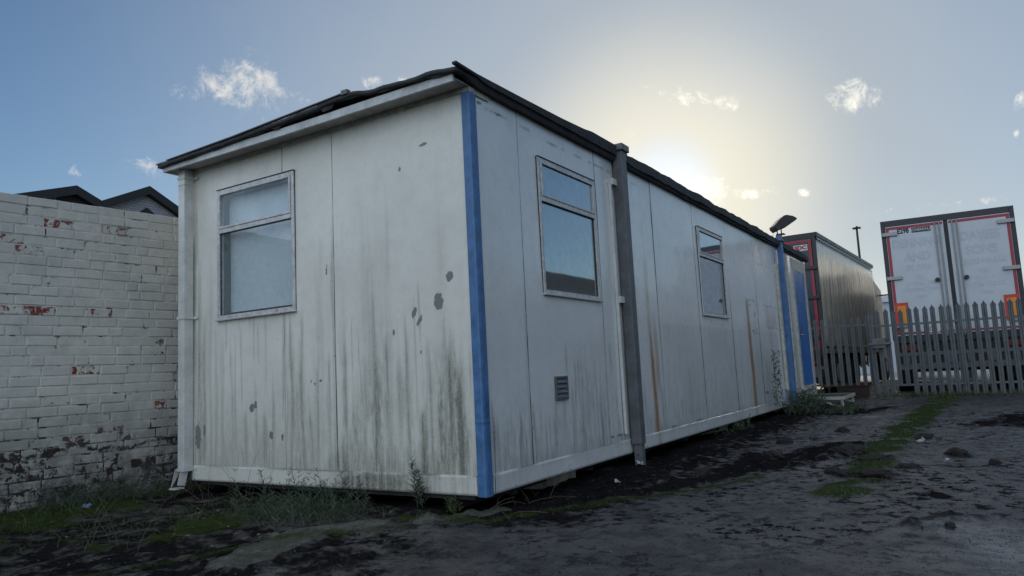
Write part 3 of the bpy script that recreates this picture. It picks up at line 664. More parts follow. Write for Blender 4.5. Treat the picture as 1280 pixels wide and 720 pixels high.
# door ---------------------------------------------------------------
d_ = empty('door', (10.8, 0, .5)); d_.parent = cabin; bpy.context.view_layer.update(); d_.matrix_parent_inverse = cabin.matrix_world.inverted()
b_ = MB(); x0, x1, z0, z1 = DOOR
b_.box(x0-.02, x0+.10, -.018, .06, z0-.2, z1+.14); b_.box(x1-.08, x1+.06, -.028, .06, z0-.2, z1+.14); b_.box(x0+.10, x1-.08, -.016, .06, z1-.08, z1+.14)
b_.build('door_frame', M['trimwhite'], d_, .004)
b_ = MB(); b_.box(x0+.102, x1-.082, -.012, .03, z0+.02, z1-.083); b_.build('door_leaf', M['bluedoor'], d_, .004)
b_ = MB(); b_.box(x0+.25, x0+.62, -.016, -.0125, 2.05, 2.32); b_.build('door_panel', M['blue'], d_, .002)
b_ = MB(); b_.box(x0+.3, x0+.42, -.02, -.0125, 1.45, 1.6); b_.build('lock_plate', M['greysteel'], d_, .002)
b_ = MB(); b_.cyl((x0+.16, -.012, 1.45), (x0+.16, -.06, 1.45), .012); b_.cyl((x0+.16, -.055, 1.45), (x0+.27, -.055, 1.45), .01); b_.build('handle', M['rod'], d_)
b_ = MB(); b_.box(x0+.02, x1-.02, -.05, .02, z0-.06, z0+.018); b_.build('threshold', M['whitepaint'], d_, .004)

# steel legs -----------------------------------------------------------
def leg(name, x0, x1, y0, y1, material, top, foot, lab):
    l_ = empty(name, ((x0+x1)/2, (y0+y1)/2, foot)); l_.parent = cabin; bpy.context.view_layer.update(); l_.matrix_parent_inverse = cabin.matrix_world.inverted(); l_['label'] = lab
    b_ = MB(); b_.box(x0, x1, y1, y0, foot+.19, top); b_.build('outer_tube', material, l_, .006)
    b_ = MB(); b_.box(x0+.018, x1-.012, y1+.010, y0-.012, foot-.02, foot+.192)
    b_.build('inner_tube', M['greysteel'], l_, .004)
    return l_
l_ = leg('jack_leg', 2.285, 2.395, -.02, -.115, M['greysteel'], 3.06, GZ+.01, 'grey steel jacking leg rising past the roof edge')
b_ = MB(); b_.box(2.262, 2.435, -.135, -.0, 3.02, 3.085); b_.box(2.25, 2.30, .0, .10, 3.035, 3.075); b_.build('cap_plate', M['greysteel'], l_, .008)
b_ = MB(); ring = [(2.435+.035+.038*math.cos(a), -.07, 3.02+.045*math.sin(a)) for a in np.linspace(math.radians(140), math.radians(-110), 12)]; b_.tube(ring, .011, 8); b_.build('lifting_hook', M['greysteel'], l_)
b_ = MB()
for z in (2.72, 1.62): b_.box(2.20, 2.285, -.05, -.006, z-.03, z+.03)
b_.box(2.18, 2.205, -.03, -.004, .42, 2.72); b_.build('side_bracket', M['pvc'], l_, .003)
for z in (GZ+.05, GZ+.11):
    b_ = MB(); b_.cyl((2.30-.002, -.07, z), (2.304, -.07, z), .007, n=10); b_.build('pin_hole', M['gasket'], l_)
b_ = MB(); b_.poly([(2.405, -.06, .66), (2.47, -.03, .46), (2.405, -.03, .46)]); b_.prism([(2.40, -.02, .70), (2.50, -.02, .44), (2.40, -.02, .44)], (0, .01, 0)); b_.build('torn_flap', M['black'], l_)
leg2 = leg('jack_leg', 9.05, 9.16, -.02, -.105, M['blue'], 3.15, GZ+.0, 'blue steel jacking leg before the door')
b_ = MB(); b_.box(9.0, 9.22, -.13, .0, 3.03, 3.06); b_.build('cap_plate', M['greysteel'], leg2, .006)
b_ = MB(); b_.box(8.80, 8.90, -.05, -.005, .5, 2.62); b_.box(9.65, 9.78, -.03, -.003, .42, 2.88); b_.build('cover_strip', M['trimwhite'], cabin, .004)

# downpipe --------------------------------------------------------------
dp = empty('downpipe', (-.05, 3.09, GZ+.15)); dp.parent = cabin; bpy.context.view_layer.update(); dp.matrix_parent_inverse = cabin.matrix_world.inverted()
b_ = MB(); b_.box(-.098, -.008, 3.004, 3.092, .345, 2.935); b_.box(-.103, -.007, 2.999, 3.097, 2.79, 2.80); b_.build('pipe', M['pvc'], dp, .006)
for z in (2.86, 1.62, .335):
    b_ = MB(); b_.box(-.104, -.099, 2.9985, 3.0975, z-.012, z+.012); b_.box(-.104, -.0125, 2.994, 2.9985, z-.012, z+.012); b_.box(-.104, -.016, 3.0975, 3.102, z-.012, z+.012); b_.box(-.012, -.004, 2.945, 2.9985, z-.012, z+.012)
    b_.build('bracket', M['pvc'], dp, .002)
b_ = MB(); b_.prism([(-.10, 3.043, .34), (-.022, 3.043, .34), (-.06, 3.043, .20), (-.13, 3.043, .215)], (0, .004, 0)); b_.prism([(-.10, 3.12, .34), (-.04, 3.12, .34), (-.14, 3.12, .18)], (0, .004, 0)); b_.box(-.15, -.06, 3.05, 3.13, .178, .19); b_.build('broken_shoe', M['pvc'], dp)

# roof edge ---------------------------------------------------------------
b_ = MB(); n = 40
ys = np.linspace(-.005, 3.17, n); vs = []
for y in ys:
    top = 2.974+.004*math.sin(y*3); bot = 2.917+.003*math.sin(y*2.1+1)
    vs += [(-.185, y, bot), (-.165, y, bot), (-.165, y, top), (-.185, y, top)]
fs = [(i*4+k, i*4+(k+1) % 4, (i+1)*4+(k+1) % 4, (i+1)*4+k) for i in range(n-1) for k in range(4)] + [(3, 2, 1, 0), tuple((n-1)*4+k for k in range(4))]
b_.add(vs, fs); b_.box(-.185, .2, 3.17, 3.185, 2.917, 2.974); b_.build('fascia', M['fascia'], cabin)
b_ = MB(); b_.box(-.164, .015, -.004, 3.169, 2.939, 2.949); b_.build('soffit', M['soffit'], cabin)
b_ = MB(); b_.box(-.16, CL+.05, .005, 3.165, 2.9495, 2.99); b_.build('roof_deck', M['chassis'], cabin)

def felt_roof():
    xs = np.concatenate([np.arange(-.215, 1.2, .03), np.arange(1.2, CL+.12, .06)]); ys2 = np.concatenate([[-.055], np.linspace(-.05, 3.215, 70)])
    X_, Y_ = np.meshgrid(xs, ys2, indexing='ij')
    prof = np.interp(Y_, [-.05, .0, .3, .6, .9, 1.05, 1.2, 1.6, 2.3, 3.2], [2.995, 3.0, 3.015, 3.025, 3.055, 3.058, 3.04, 3.022, 3.002, 2.984])
    inner = sstep(X_, -.1, .5)*sstep(Y_, .1, .6)*sstep(-Y_, -3.1, -2.6)
    Z_ = prof + inner*.02 + .004*(fbm(X_*9, Y_*9, 3, 4)-.5)
    lumpy = np.interp(Y_, [0, .2, .8, 1.1, 1.3, 3.2], [.8, 1, 1, 1, .12, .1])
    Z_ += .03*lumpy*(fbm(X_*4+3, Y_*7, 4, 14)-.45)
    rag = sstep(X_, 2.3, 3.0)*sstep(-Y_, -.3, 0); Z_ += rag*(.05*(fbm(X_*1.6, Y_*3, 4, 24)-.3))+rag*.02
    e = (Y_ < -.03); Y2 = Y_ + np.where(Y_ < .02, .02*(fbm(X_*3, X_*0, 4, 33)-.5), 0); X2 = X_ + np.where(X_ < -.2, .02*(fbm(Y_*5, Y_*0, 4, 34)-.5), 0)
    top = np.stack([X2, Y2, Z_], -1)
    me = grid_mesh('roof_felt', top); o = link('roof_felt', me, M['felt'], cabin); so = o.modifiers.new('t', 'SOLIDIFY'); so.thickness = .03; so.offset = -1
    # ragged skirt of felt hanging over the fascia on the gable end
    b_ = MB(); ys = np.linspace(-.03, 3.2, 120); vs = []
    for i, y in enumerate(ys):
        zt = float(np.interp(y, [-.05, .0, .3, .6, .9, 1.05, 1.2, 1.6, 2.3, 3.2], [2.99, 3.0, 3.012, 3.022, 3.05, 3.052, 3.036, 3.018, 2.998, 2.982]))
        dr = .030+.012*mnoise.noise(Vector((y*6, 0, 0)))+(.03 if abs(y-1.13) < .05 else 0)+(.018 if abs(y-1.68) < .03 else 0)
        out = -.207+.008*mnoise.noise(Vector((y*9, 3, 0)))
        vs += [(out, y, zt), (out+.004, y, zt-dr), (-.186, y, zt-dr+.004), (-.186, y, zt)]
    n = len(ys); b_.add(vs, [(i*4+k, i*4+(k+1) % 4, (i+1)*4+(k+1) % 4, (i+1)*4+k) for i in range(n-1) for k in range(4)])
    b_.build('felt_edge', M['felt'], cabin)
    # straight metal edging on the far half of the gable, with its lump
    b_ = MB(); b_.box(-.222, -.19, 3.08, 3.235, 2.985, 2.998); b_.bar((-.212, 3.075, 3.0), (-.212, 2.2, 3.016), .03, .010); b_.bar((-.212, 2.2, 3.016), (-.212, .93, 3.066), .03, .010); b_.box(-.23, -.19, .90, .96, 3.05, 3.085)
    b_.build('metal_edging', M['greysteel'], cabin, .003)
felt_roof()
# long side edging: board plus lifted lip whose end pokes past the corner
b_ = MB(); xs = np.concatenate([np.arange(-.13, 3, .06), np.arange(3, CL+.1, .12)]); vs = []
for x in xs:
    j = .006*mnoise.noise(Vector((x*3, 0, 0))); zt = 2.985+j; zb = 2.932+.004*mnoise.noise(Vector((x*5, 2, 0)))-(.012*max(0, mnoise.noise(Vector((x*2.2, 5, 0)))) if x > 3 else 0)
    if x < .06: zb = np.interp(x, [-.13, .06], [2.975, 2.932])
    vs += [(x, -.045, zb), (x, -.016, zb), (x, -.016, zt), (x, -.062-j, zt)]
n = len(xs); b_.add(vs, [(i*4+k, i*4+(k+1) % 4, (i+1)*4+(k+1) % 4, (i+1)*4+k) for i in range(n-1) for k in range(4)] + [(3, 2, 1, 0), tuple((n-1)*4+k for k in range(4))])
b_.build('edge_board', M['felt'], cabin)
b_ = MB(); vs = []; xs = np.concatenate([np.arange(-.24, 2.28, .05)])
for x in xs:
    zt = float(np.interp(x, [-.24, .0, .6, 1.2, 1.6, 1.75, 2.25], [3.018, 3.008, 3.018, 3.032, 3.05, 3.066, 3.066])); th = .016 if x < 0 else min(.016+x*.25, zt-2.972)
    vs += [(x, -.075, zt-th), (x, -.045, zt-th), (x, -.045, zt), (x, -.078, zt)]
n = len(xs); b_.add(vs, [(i*4+k, i*4+(k+1) % 4, (i+1)*4+(k+1) % 4, (i+1)*4+k) for i in range(n-1) for k in range(4)] + [(3, 2, 1, 0), tuple((n-1)*4+k for k in range(4))])
b_.build('lifted_edging', M['felt'], cabin)
b_ = MB(); vs = []; xs = np.arange(2.40, CL+.12, .05)
for x in xs:
    q = mnoise.fractal(Vector((x*1.7, 1, 0)), 1, 2, 4); zt = 3.055+.03*q; zb = 2.955+.018*mnoise.fractal(Vector((x*2.3, 4, 0)), 1, 2, 4); o = -.075+.02*mnoise.noise(Vector((x*2, 9, 0)))
    vs += [(x, o, zb), (x, -.046, zb), (x, -.02, zt-.01), (x, o+.01, zt)]
n = len(xs); b_.add(vs, [(i*4+k, i*4+(k+1) % 4, (i+1)*4+(k+1) % 4, (i+1)*4+k) for i in range(n-1) for k in range(4)] + [(3, 2, 1, 0), tuple((n-1)*4+k for k in range(4))])
b_.build('ragged_felt_edge', M['felt'], cabin)

# ================================================================== FLOODLIGHT on the blue leg
fl = empty('floodlight', (9.12, -.07, 3.10), label='dark floodlight tilted on top of the blue steel leg', cat='floodlight')
ra = Vector((.53, -.848, 0)); dv = Vector((.848, .53, 0)); O_ = Vector((9.12, -.09, 3.165))
def fp(a, z, d): return tuple(O_+ra*a*.9+dv*d+Vector((0, 0, z*.92)))
prof = [(-.159, .139), (-.149, .098), (-.098, .041), (-.041, .062), (.046, .105), (.298, .259), (.216, .308), (.103, .334), (.051, .324), (-.02, .272)]
b_ = MB(); b_.prism([fp(a, z, -.13) for a, z in prof], dv*.26); b_.build('lamp_housing', M['black'], fl, .008)
b_ = MB(); b_.prism([fp(.055, .107, -.11), fp(.285, .247, -.11), fp(.285, .247, .11), fp(.055, .107, .11)], (.003, -.004, -.008)); b_.build('lens', M['glasslamp'], fl)
b_ = MB(); b_.bar(fp(-.055, -.005, 0), fp(-.065, .08, 0), .018); b_.bar(fp(.02, -.005, 0), fp(.015, .12, 0), .018); b_.box(9.04, 9.20, -.16, -.03, 3.151, 3.162); b_.build('yoke', M['black'], fl, .003)
b_ = MB(); b_.tube([(9.0, -.03, 3.27), (8.93, -.02, 3.2), (8.92, .0, 3.1), (8.95, .03, 3.05)], .006, 6); b_.build('cable', M['black'], fl)

# ================================================================== BRICK WALL
def brick_wall():
    ang = math.radians(-5); d = Vector((math.cos(ang), math.sin(ang), 0)); nrm = Vector((math.sin(ang), -math.cos(ang), 0))    # nrm faces the yard
    O = Vector((0, 3.62, 0)); ch = .082; ztop = 2.64; n = 32; bl = .226; mo = .010
    r = random.Random(3); V = []; F = []; K = []
    expo = {}
    def w(u, o, z): p = O + d*u + nrm*o; return (p.x, p.y, z)
    red = [(-.86, 2.40, .95), (-.33, 2.45, 1.0), (-1.02, 2.18, 1.0), (-1.22, 2.28, .8), (-1.12, 1.70, .75), (-.95, 1.68, .9), (-.58, 1.24, .9), (-.72, .98, .5), (-.55, .85, .6), (.1, .9, .75), (-.05, 1.02, .4), (-1.25, .62, .8), (-.02, 1.35, .45), (-.4, 1.7, .6), (-.2, .66, .7), (-1.1, .55, .7), (-1.3, .8, .4), (-.7, .6, .6)]
    for c in range(n):
        z1 = ztop - c*ch; z0 = z1-ch+mo
        hdr = (c % 4 == 3)
        off = (c % 2)*.5*bl + r.uniform(-.015, .015)
        u = -9.0+off; 
        while u < 6.5:
            L = bl if r.random() > .15 else bl*.5
            L *= r.uniform(.96, 1.03)
            a, b2 = u+mo/2, u+L-mo/2; u += L
            if u > -3.2 or True:
                o = .004+r.uniform(-.0028, .0035); t1, t2 = r.uniform(-.002, .002), r.uniform(-.002, .002)
                tone = r.random(); ex = r.uniform(-.12, .1) 
                for (ru, rz, s_) in red:
                    if a < ru < b2 and z0-.005 < rz < z1+.001: ex = max(ex, s_*.80)
                if c > 24 and r.random() < .25: ex = max(ex, r.uniform(.15, .45))
                if c > 19 and r.random() < .08: ex = max(ex, r.uniform(.2, .45))
                j = lambda: r.uniform(-.0025, .0025)
                k = len(V); be = .005
                bo = [(a+j(), -.02, z0+j()), (b2+j(), -.02, z0+j()), (b2+j(), -.02, z1+j()), (a+j(), -.02, z1+j())]
                mid = [(x, o-be, z) for x, _, z in bo]
                fr = [(mid[0][0]+be, o+t1, mid[0][2]+be*.8), (mid[1][0]-be, o+t2, mid[1][2]+be*.8), (mid[2][0]-be, o+t2, mid[2][2]-be*.8), (mid[3][0]+be, o+t1, mid[3][2]-be*.8)]
                for p in bo+mid+fr: V.append(w(*p)); K.append((ex*r.uniform(.55, 1.08) if ex > .2 else ex, tone, 0, 1))
                F += [(k+8, k+9, k+10, k+11)]
                for q in range(4):
                    q2 = (q+1) % 4; F += [(k+4+q, k+4+q2, k+8+q2, k+8+q), (k+q, k+q2, k+4+q2, k+4+q)]
                if c == 0: pass
    # mortar bed: fine grid slightly recessed, with wobble
    us = np.arange(-9, 6.51, .05); zs = np.linspace(ztop-n*ch, ztop-.006, n*3); k0 = len(V)
    for i, u in enumerate(us):
        for j_, z in enumerate(zs):
            V.append(w(u, -.0002+.0035*(mnoise.noise(Vector((u*12, 0, z*12)))), z)); K.append((0, .4, 1, 1))
    m_ = len(zs)
    for i in range(len(us)-1):
        for j_ in range(m_-1): F.append((k0+i*m_+j_, k0+(i+1)*m_+j_, k0+(i+1)*m_+j_+1, k0+i*m_+j_+1))
    # solid core behind
    k = len(V); zt = ztop-.004; zb = ztop-n*ch
    for p in [w(-9, -.003-.006, zb), w(6.5, -.009, zb), w(6.5, -.009, zt), w(-9, -.009, zt), w(-9, -.225, zb), w(6.5, -.225, zb), w(6.5, -.225, zt), w(-9, -.225, zt)]: V.append(p); K.append((0, .4, 0, 1))
    F += [(k+3, k+2, k+6, k+7), (k+4, k+5, k+6, k+7), (k+1, k+5, k+6, k+2), (k, k+4, k+7, k+3)]
    me = bpy.data.meshes.new('brick_wall'); me.from_pydata(V, [], F); at = me.attributes.new('marks', 'FLOAT_COLOR', 'POINT'); at.data.foreach_set('color', np.array(K, np.float32).reshape(-1))
    bm = bmesh.new(); bm.from_mesh(me); bmesh.ops.recalc_face_normals(bm, faces=bm.faces[:]); bm.to_mesh(me); bm.free()
    o = link('brick_wall', me, M['brick']); return o
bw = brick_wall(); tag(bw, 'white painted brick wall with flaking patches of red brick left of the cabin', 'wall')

# ================================================================== FAR GABLED HOUSES (left)
def gable_house(x0, xr, x1, zv0, zr, zv1, y, wallm, lab, deep, over=.25):
    h = empty('gabled_house', (xr, y, GZ), label=lab, cat='house')
    b_ = MB(); b_.prism([(x0, y, GZ-.2), (x1, y, GZ-.2), (x1, y, zv1-.1), (xr, y, zr-.12), (x0, y, zv0-.1)], (0, deep, 0)); b_.build('gable_wall', wallm, h)
    for (xa, za) in ((x0, zv0), (x1, zv1)):
        b_ = MB(); t_ = .30
        b_.prism([(xr, y-over, zr), (xa, y-over, za), (xa, y-over, za-t_), (xr, y-over, zr-t_)], (0, deep+over, 0)); b_.build('roof_slope', M['darkroof'], h)
    return h
h1 = gable_house(6.6, 8.50, 9.32, 7.25, 7.90, 7.53, 22, M['darkwall'], 'dark gabled roof peak rising just above the brick wall, the left one', 9)
h2 = gable_house(9.32, 11.04, 13.6, 7.53, 8.38, 7.1, 22.02, M['farbrick'], 'pale brick gable under a dark roof beside the cabin downpipe', 9)
b_ = MB(); b_.prism([(10.6, 21.95, 7.25), (11.6, 21.95, 7.25), (11.05, 21.95, 7.62)], (0, .06, 0)); b_.build('window_hood', M['darkroof'], h2)

# ================================================================== LORRY TRAILERS
def wheel_set(root, xs, w, T, r=.5):
    for x in xs:
        for s_ in (-1, 1):
            wl = MB(); y = s_*(w/2-.18); wl.cyl((x, y-.17, r), (x, y+.17, r), r, n=28); wo = wl.build('wheel', M['rubber'], root, .03, world=False)
            rm = MB(); rm.cyl((x, y+s_*.12, r), (x, y+s_*.178, r), .27, .22, n=20); rm.build('rim', M['rod'], wo, world=False)
def trailer(name, loc, rz, w, L, zbot, ztop, lab, curtain):
    root = empty(name, loc, rz, label=lab, cat='lorry trailer')
    hw = w/2
    def add(nm, b_, mt, bev=0, par=root): return b_.build(nm, mt, par, bev, world=False)
    b_ = MB()
    if curtain:
        b_.box(0.02, L, -hw+.045, hw-.045, zbot, ztop-.03)
    else: b_.box(.03, L, -hw, hw, zbot, ztop)
    add('body', b_, M['lorryframe'] if curtain else M['lorrywhite'], .02)
    # rear frame
    b_ = MB(); f = .085
    b_.box(-.03, .035, -hw-.004, -hw+f, zbot-.08, ztop+.004); b_.box(-.03, .035, hw-f, hw+.004, zbot-.08, ztop+.004); b_.box(-.03, .035, -hw+f, hw-f, ztop-.14, ztop+.004); b_.box(-.03, .06, -hw+f, hw-f, zbot-.14, zbot+.02)
    add('rear_frame', b_, M['lorryframe'], .008)
    doorm = M['lorrynavy'] if curtain else M['lorrywhite']
    for s_ in (-1, 1):
        b_ = MB(); b_.box(-.045, -.0, min(s_*.04, s_*(hw-f-.004)), max(s_*.04, s_*(hw-f-.004)), zbot+.024, ztop-.144); d = add('rear_door', b_, doorm, .006)
        for k in (.17, .31):
            if curtain and k > .2: continue
            q = MB(); q.cyl((-.07, s_*k*.62+s_*.02, zbot-.03), (-.07, s_*k*.62+s_*.02, ztop-.15), .016, n=8); q.build('lock_rod', M['rod'], d, world=False)
        if not curtain:
            q = MB(); q.cyl((-.095, s_*.28, (zbot+ztop)/2-.12), (-.07, s_*.28, (zbot+ztop)/2-.12), .05, n=12); q.build('handle', M['black'], d, .01, world=False)
        for kz in ((.09, .5, .88) if not curtain else (.12, .45, .7)):
            q = MB(); zz = zbot+(ztop-zbot)*kz; q.box(-.085, -.046, min(s_*(hw-.33), s_*(hw-.01)), max(s_*(hw-.33), s_*(hw-.01)), zz-.045, zz+.045); q.build('hinge', M['rod'] if not curtain else M['lorryframe'], d, .012, world=False)
        # red tape border
        q = MB(); tw = .062; ya, yb = s_*(hw-f-.012-tw), s_*(hw-f-.012); q.box(-.0475, -.0455, min(ya, yb), max(ya, yb), zbot+.05, ztop-.16)
        ya, yb = s_*.06, s_*(hw-f-.012-tw-.001); q.box(-.0475, -.0455, min(ya, yb), max(ya, yb), ztop-.16-tw, ztop-.16); q.box(-.0475, -.0455, min(ya, yb), max(ya, yb), zbot+.05, zbot+.05+tw*.8)
        q.build('reflective_tape', M['redtape'], d, world=False)
        if not curtain:
            q = MB(); ya, yb = s_*(hw-f-.02), s_*(hw-f-.30); y0, y1 = min(ya, yb), max(ya, yb); q.box(-.05, -.048, y0, y1, zbot+.22, zbot+.78); mk = q.build('marker_board', M['redmark'], d, world=False)
            q = MB(); q.box(-.053, -.0505, y0+.055, y1-.055, zbot+.28, zbot+.71); q.build('marker_centre', M['orange'], mk, world=False)
    # underside
    b_ = MB(); b_.box(.1, L-.2, -.55, -.45, zbot-.35, zbot-.001); b_.box(.1, L-.2, .45, .55, zbot-.35, zbot-.001)
    for x in np.arange(.5, L-.5, 1.5): b_.box(x, x+.08, -hw+.08, hw-.08, zbot-.14, zbot-.002)
    add('chassis', b_, M['chassis'])
    b_ = MB(); b_.box(.02, .12, -hw+.06, hw-.06, .52, .66)
    for y in (-.5, .5): b_.box(.06, .12, y-.05, y+.05, .5, zbot-.1)
    add('underrun_bar', b_, M['greysteel'], .008)
    b_ = MB(); b_.box(.02, .06, -hw+.08, hw-.08, zbot-.62, zbot-.145); add('light_bar', b_, M['black'], .004)
    b_ = MB(); b_.box(-.0, .018, -hw+.08, hw-.08, zbot-.44, zbot-.36)
    for yy in np.arange(-hw+.2, hw-.1, .42): b_.box(-.002, .0175, yy, yy+.14, zbot-.62, zbot-.445)
    add('bumper_bars', b_, M['greysteel'], .003)
    b_ = MB(); b_.box(1.9, 1.95, -hw+.05, hw-.05, .42, zbot-.1); b_.box(4.6, 4.65, -hw+.3, hw-.3, .38, zbot-.1); add('underbody_dark_sheet', b_, M['chassis'])  # dark sheets across the underside, added to keep the view beneath dark
    for s_ in (-1, 1):
        q = MB(); q.box(-.03, -.001, min(s_*(hw-.5), s_*(hw-.15)), max(s_*(hw-.5), s_*(hw-.15)), zbot-.32, zbot-.20); q.build('tail_light', M['redlamp'], root, .005, world=False)
        q = MB(); q.box(.55, .58, min(s_*(hw-.42), s_*(hw-.02)), max(s_*(hw-.42), s_*(hw-.02)), .25, .85); q.build('mudflap', M['rubber'], root, world=False)
        q = MB()
        for z in (.55, .85): q.box(5.0, L-3.2, s_*(hw-.06)-.015, s_*(hw-.06)+.015, z, z+.1)
        for x in (5.2, 6.5, min(8, L-3.4)): q.box(x, x+.05, s_*(hw-.09)-.02, s_*(hw-.09)+.02, .55, zbot-.02)
        q.build('side_guard', M['greysteel'], root, .004, world=False)
        q = MB(); q.box(L-2.9, L-2.75, s_*.8-.06, s_*.8+.06, .05, zbot-.1); q.box(L-2.98, L-2.67, s_*.8-.14, s_*.8+.14, .0, .05); q.build('landing_leg', M['greysteel'], root, .006, world=False)
    wheel_set(root, (1.35, 2.66, 3.97), w, None)
    return root
T2 = trailer('lorry_trailer', (15.14, -2.45, GZ), math.radians(4.2), 2.60, 12.5, 1.27, 3.98, 'box trailer with white rear doors, faded lettering and a red border behind the fence', False)
T1 = trailer('lorry_trailer', (15.23, 1.60, GZ), math.radians(-2.2), 2.55, 8.8, 1.05, 3.98, 'curtain sided trailer with dark navy rear and shiny golden grey side', True)
# writing on the rear doors
def rear_text(root, nm, txt, size, y, z, mt, x=-.0462, sx=1.0, rot=0, bold=0):
    M4 = Matrix(((0, 0, -1, x), (-1, 0, 0, y), (0, 1, 0, z), (0, 0, 0, 1))) @ Matrix.Rotation(rot, 4, 'Z')
    return text_mesh(nm, txt, size, M4, mt, root, sx=sx, bold=bold)
doors = [c for c in T2.children if c.name.startswith('rear_door')]; dR, dL = doors[0], doors[1]     # s=-1 (right in view), s=+1 (left)
for d, rows in ((dL, [('DENNING', .27, 3.40, .78, .010), ('AND', .27, 3.08, .9, .010), ('ST IVES', .17, 2.83, .95, .003), ('TEL', .12, 2.60, 1.0, .001), ('(01736) 793', .13, 2.46, .95, .001), ('CONTRACTORS', .11, 2.32, .95, .001), ('FAX', .10, 2.16, 1.1, .001)]),
                (dR, [('DAVIES', .27, 3.42, .88, .010), ('SONS', .27, 3.10, .88, .010), ('CORNWALL', .17, 2.84, .92, .003), ('TEL', .13, 2.62, 1.0, .001), ('(0) 3 . 1', .11, 2.47, 1.1, .001), ('01736 752 02', .14, 2.32, .95, .001), ('WEB', .10, 2.14, 1.1, .001)])):
    yy = .62 if d is dL else -.62
    for txt, sz, z, sx, bo in rows: rear_text(d, 'lettering', txt, sz, yy, z, M['ghost'], sx=sx, bold=bo)
rear_text(dL, 'fleet_number', 'E298', .16, .855, 3.70, M['black'], sx=.75, bold=.006)
q = MB(); q.box(-.049, -.0465, .30, .68, 3.64, 3.75); pl = q.build('maker_plate', M['black'], dL, world=False)
rear_text(pl, 'plate_lettering', 'CHEREAU', .088, .49, 3.695, M['ghost'], x=-.0492, sx=.95, bold=.002)
q = MB(); q.box(-.049, -.0465, .86, 1.06, 1.38, 1.47); q.build('number_sticker', M['tealbit'], dL, world=False)
q = MB(); q.box(-.05, -.047, .35, .62, 1.34, 1.50); pl = q.build('number_plate', M['tealbit'], dL, world=False)
rear_text(pl, 'plate_lettering', '07', .13, .485, 1.42, M['black'], x=-.0503, sx=1)
q = MB(); q.box(-.05, -.047, -1.09, -.76, 3.55, 3.70); pl = q.build('maker_plate', M['tealbit'], [c for c in T1.children if c.name.startswith('rear_door')][0], world=False)
rear_text(pl, 'plate_lettering', 'SDC', .13, -.925, 3.625, M['redtape'], x=-.0503, sx=1.15, bold=.008)
# centre gap
q = MB(); q.box(-.052, -.004, -.036, .036, 1.29, 3.83); q.build('centre_seal', M['gasket'], T2, world=False)
# the curtain: folded sheet with straps
def curtain(root, L, hw, z0, z1):
    xs = np.arange(.06, L-.02, .025); zs = np.linspace(z0, z1, 26); Xc, Zc = np.meshgrid(xs, zs, indexing='ij')
    fold = .0042*np.sin(Xc*2*math.pi/.36 + .8*np.sin(Xc*1.7)) + .016*(fbm(Xc*.9, Zc*.6, 3, 3)-.5) + .003*(fbm(Xc*6, Zc*3, 3, 6)-.5)
    Yc = -hw-.01+fold*sstep(Zc, z0, z0+.1)*sstep(-Zc, -z1, -z1+.25) - .0
    me = grid_mesh('curtain', np.stack([Xc, Yc, Zc], -1)); o = link('curtain', me, M['curtain'], root, False)
    so = o.modifiers.new('t', 'SOLIDIFY'); so.thickness = .004
    q = MB()
    for x in np.arange(.5, L, .62): q.box(x, x+.045, -hw-.05, -hw-.044, z0-.12, z1-.3)
    q.build('straps', M['curtain'], o, world=False)
    q = MB()
    hx = np.arange(.05, L-.05, .075); vv = [(x, -hw-.03+(.012 if (i//2) % 2 else 0), z) for i, x in enumerate(hx) for z in (z1-.01 if (i//2) % 2 else z1+.03, z1+.079)]; q.add(vv, [(2*i, 2*i+2, 2*i+3, 2*i+1) for i in range(len(hx)-1)])
    q.build('curtain_hooks', M['rod'], root, 0, world=False)
    q = MB(); q.box(.0, L, -hw-.05, -hw+.06, z1+.08, z1+.19); q.build('top_rail', M['lorryframe'], root, .01, world=False)
    q = MB(); q.box(.0, L, -hw-.02, -hw+.06, z0-.16, z0-.04); q.build('side_rail', M['rod'], root, .006, world=False)
curtain(T1, 8.8, 1.275, 1.15, 3.80)
# tractor cab in front of the curtain trailer (seen as a dark block and a mirror arm)
q = MB(); q.prism([(9.3, -1.2, .9), (11.3, -1.2, .6), (11.45, -1.2, 1.9), (11.0, -1.2, 3.3), (9.5, -1.2, 3.55), (9.3, -1.2, 3.2)], (0, 2.4, 0)); cabp = q.build('tractor_cab', M['lorrynavy'], T1, .05, world=False)
q = MB(); q.box(10.9, 10.98, -1.62, -1.2, 3.05, 3.1); q.box(10.85, 10.98, -1.7, -1.5, 2.5, 3.12); q.build('mirror', M['black'], cabp, .01, world=False)
q = MB(); q.box(8.7, 11.2, -.45, .45, .55, .85); q.build('tractor_chassis', M['chassis'], T1, world=False)
wheel_set(T1, (10.6,), 2.4, None)

# ================================================================== PALISADE FENCE and GATE
def pale_mesh(h, w=.068, seed=0):
    r = random.Random(seed); prof = [(-.5, 0), (-.30, .012), (-.12, .012), (0, .002), (.12, .012), (.30, .012), (.5, 0)]; tops = [-.095, -.06, -.035, 0, -.035, -.06, -.095]
    V = []; 
    for (u, o), t_ in zip(prof, tops): V += [(-o-.0, u*w, 0), (-o, u*w, h-.12), (-o-.004*(abs(u) > .2), u*w*(1.12 if abs(u) > .2 else 1), h+t_)]
    F = [(i*3+k, i*3+3+k, i*3+4+k, i*3+1+k) for i in range(6) for k in range(2)]
    me = bpy.data.meshes.new('pale'); me.from_pydata(V, [], F); me.materials.append(M['galv']); me.update(); return me
def pale_at(parent, mesh, x, y, z, rz=0, tilt=0):
    o = bpy.data.objects.new('pale', mesh); COL.objects.link(o); o.parent = parent; o.matrix_parent_inverse = parent.matrix_world.inverted()
    o.location = (x, y, z); o.rotation_euler = (tilt, 0, rz); return o
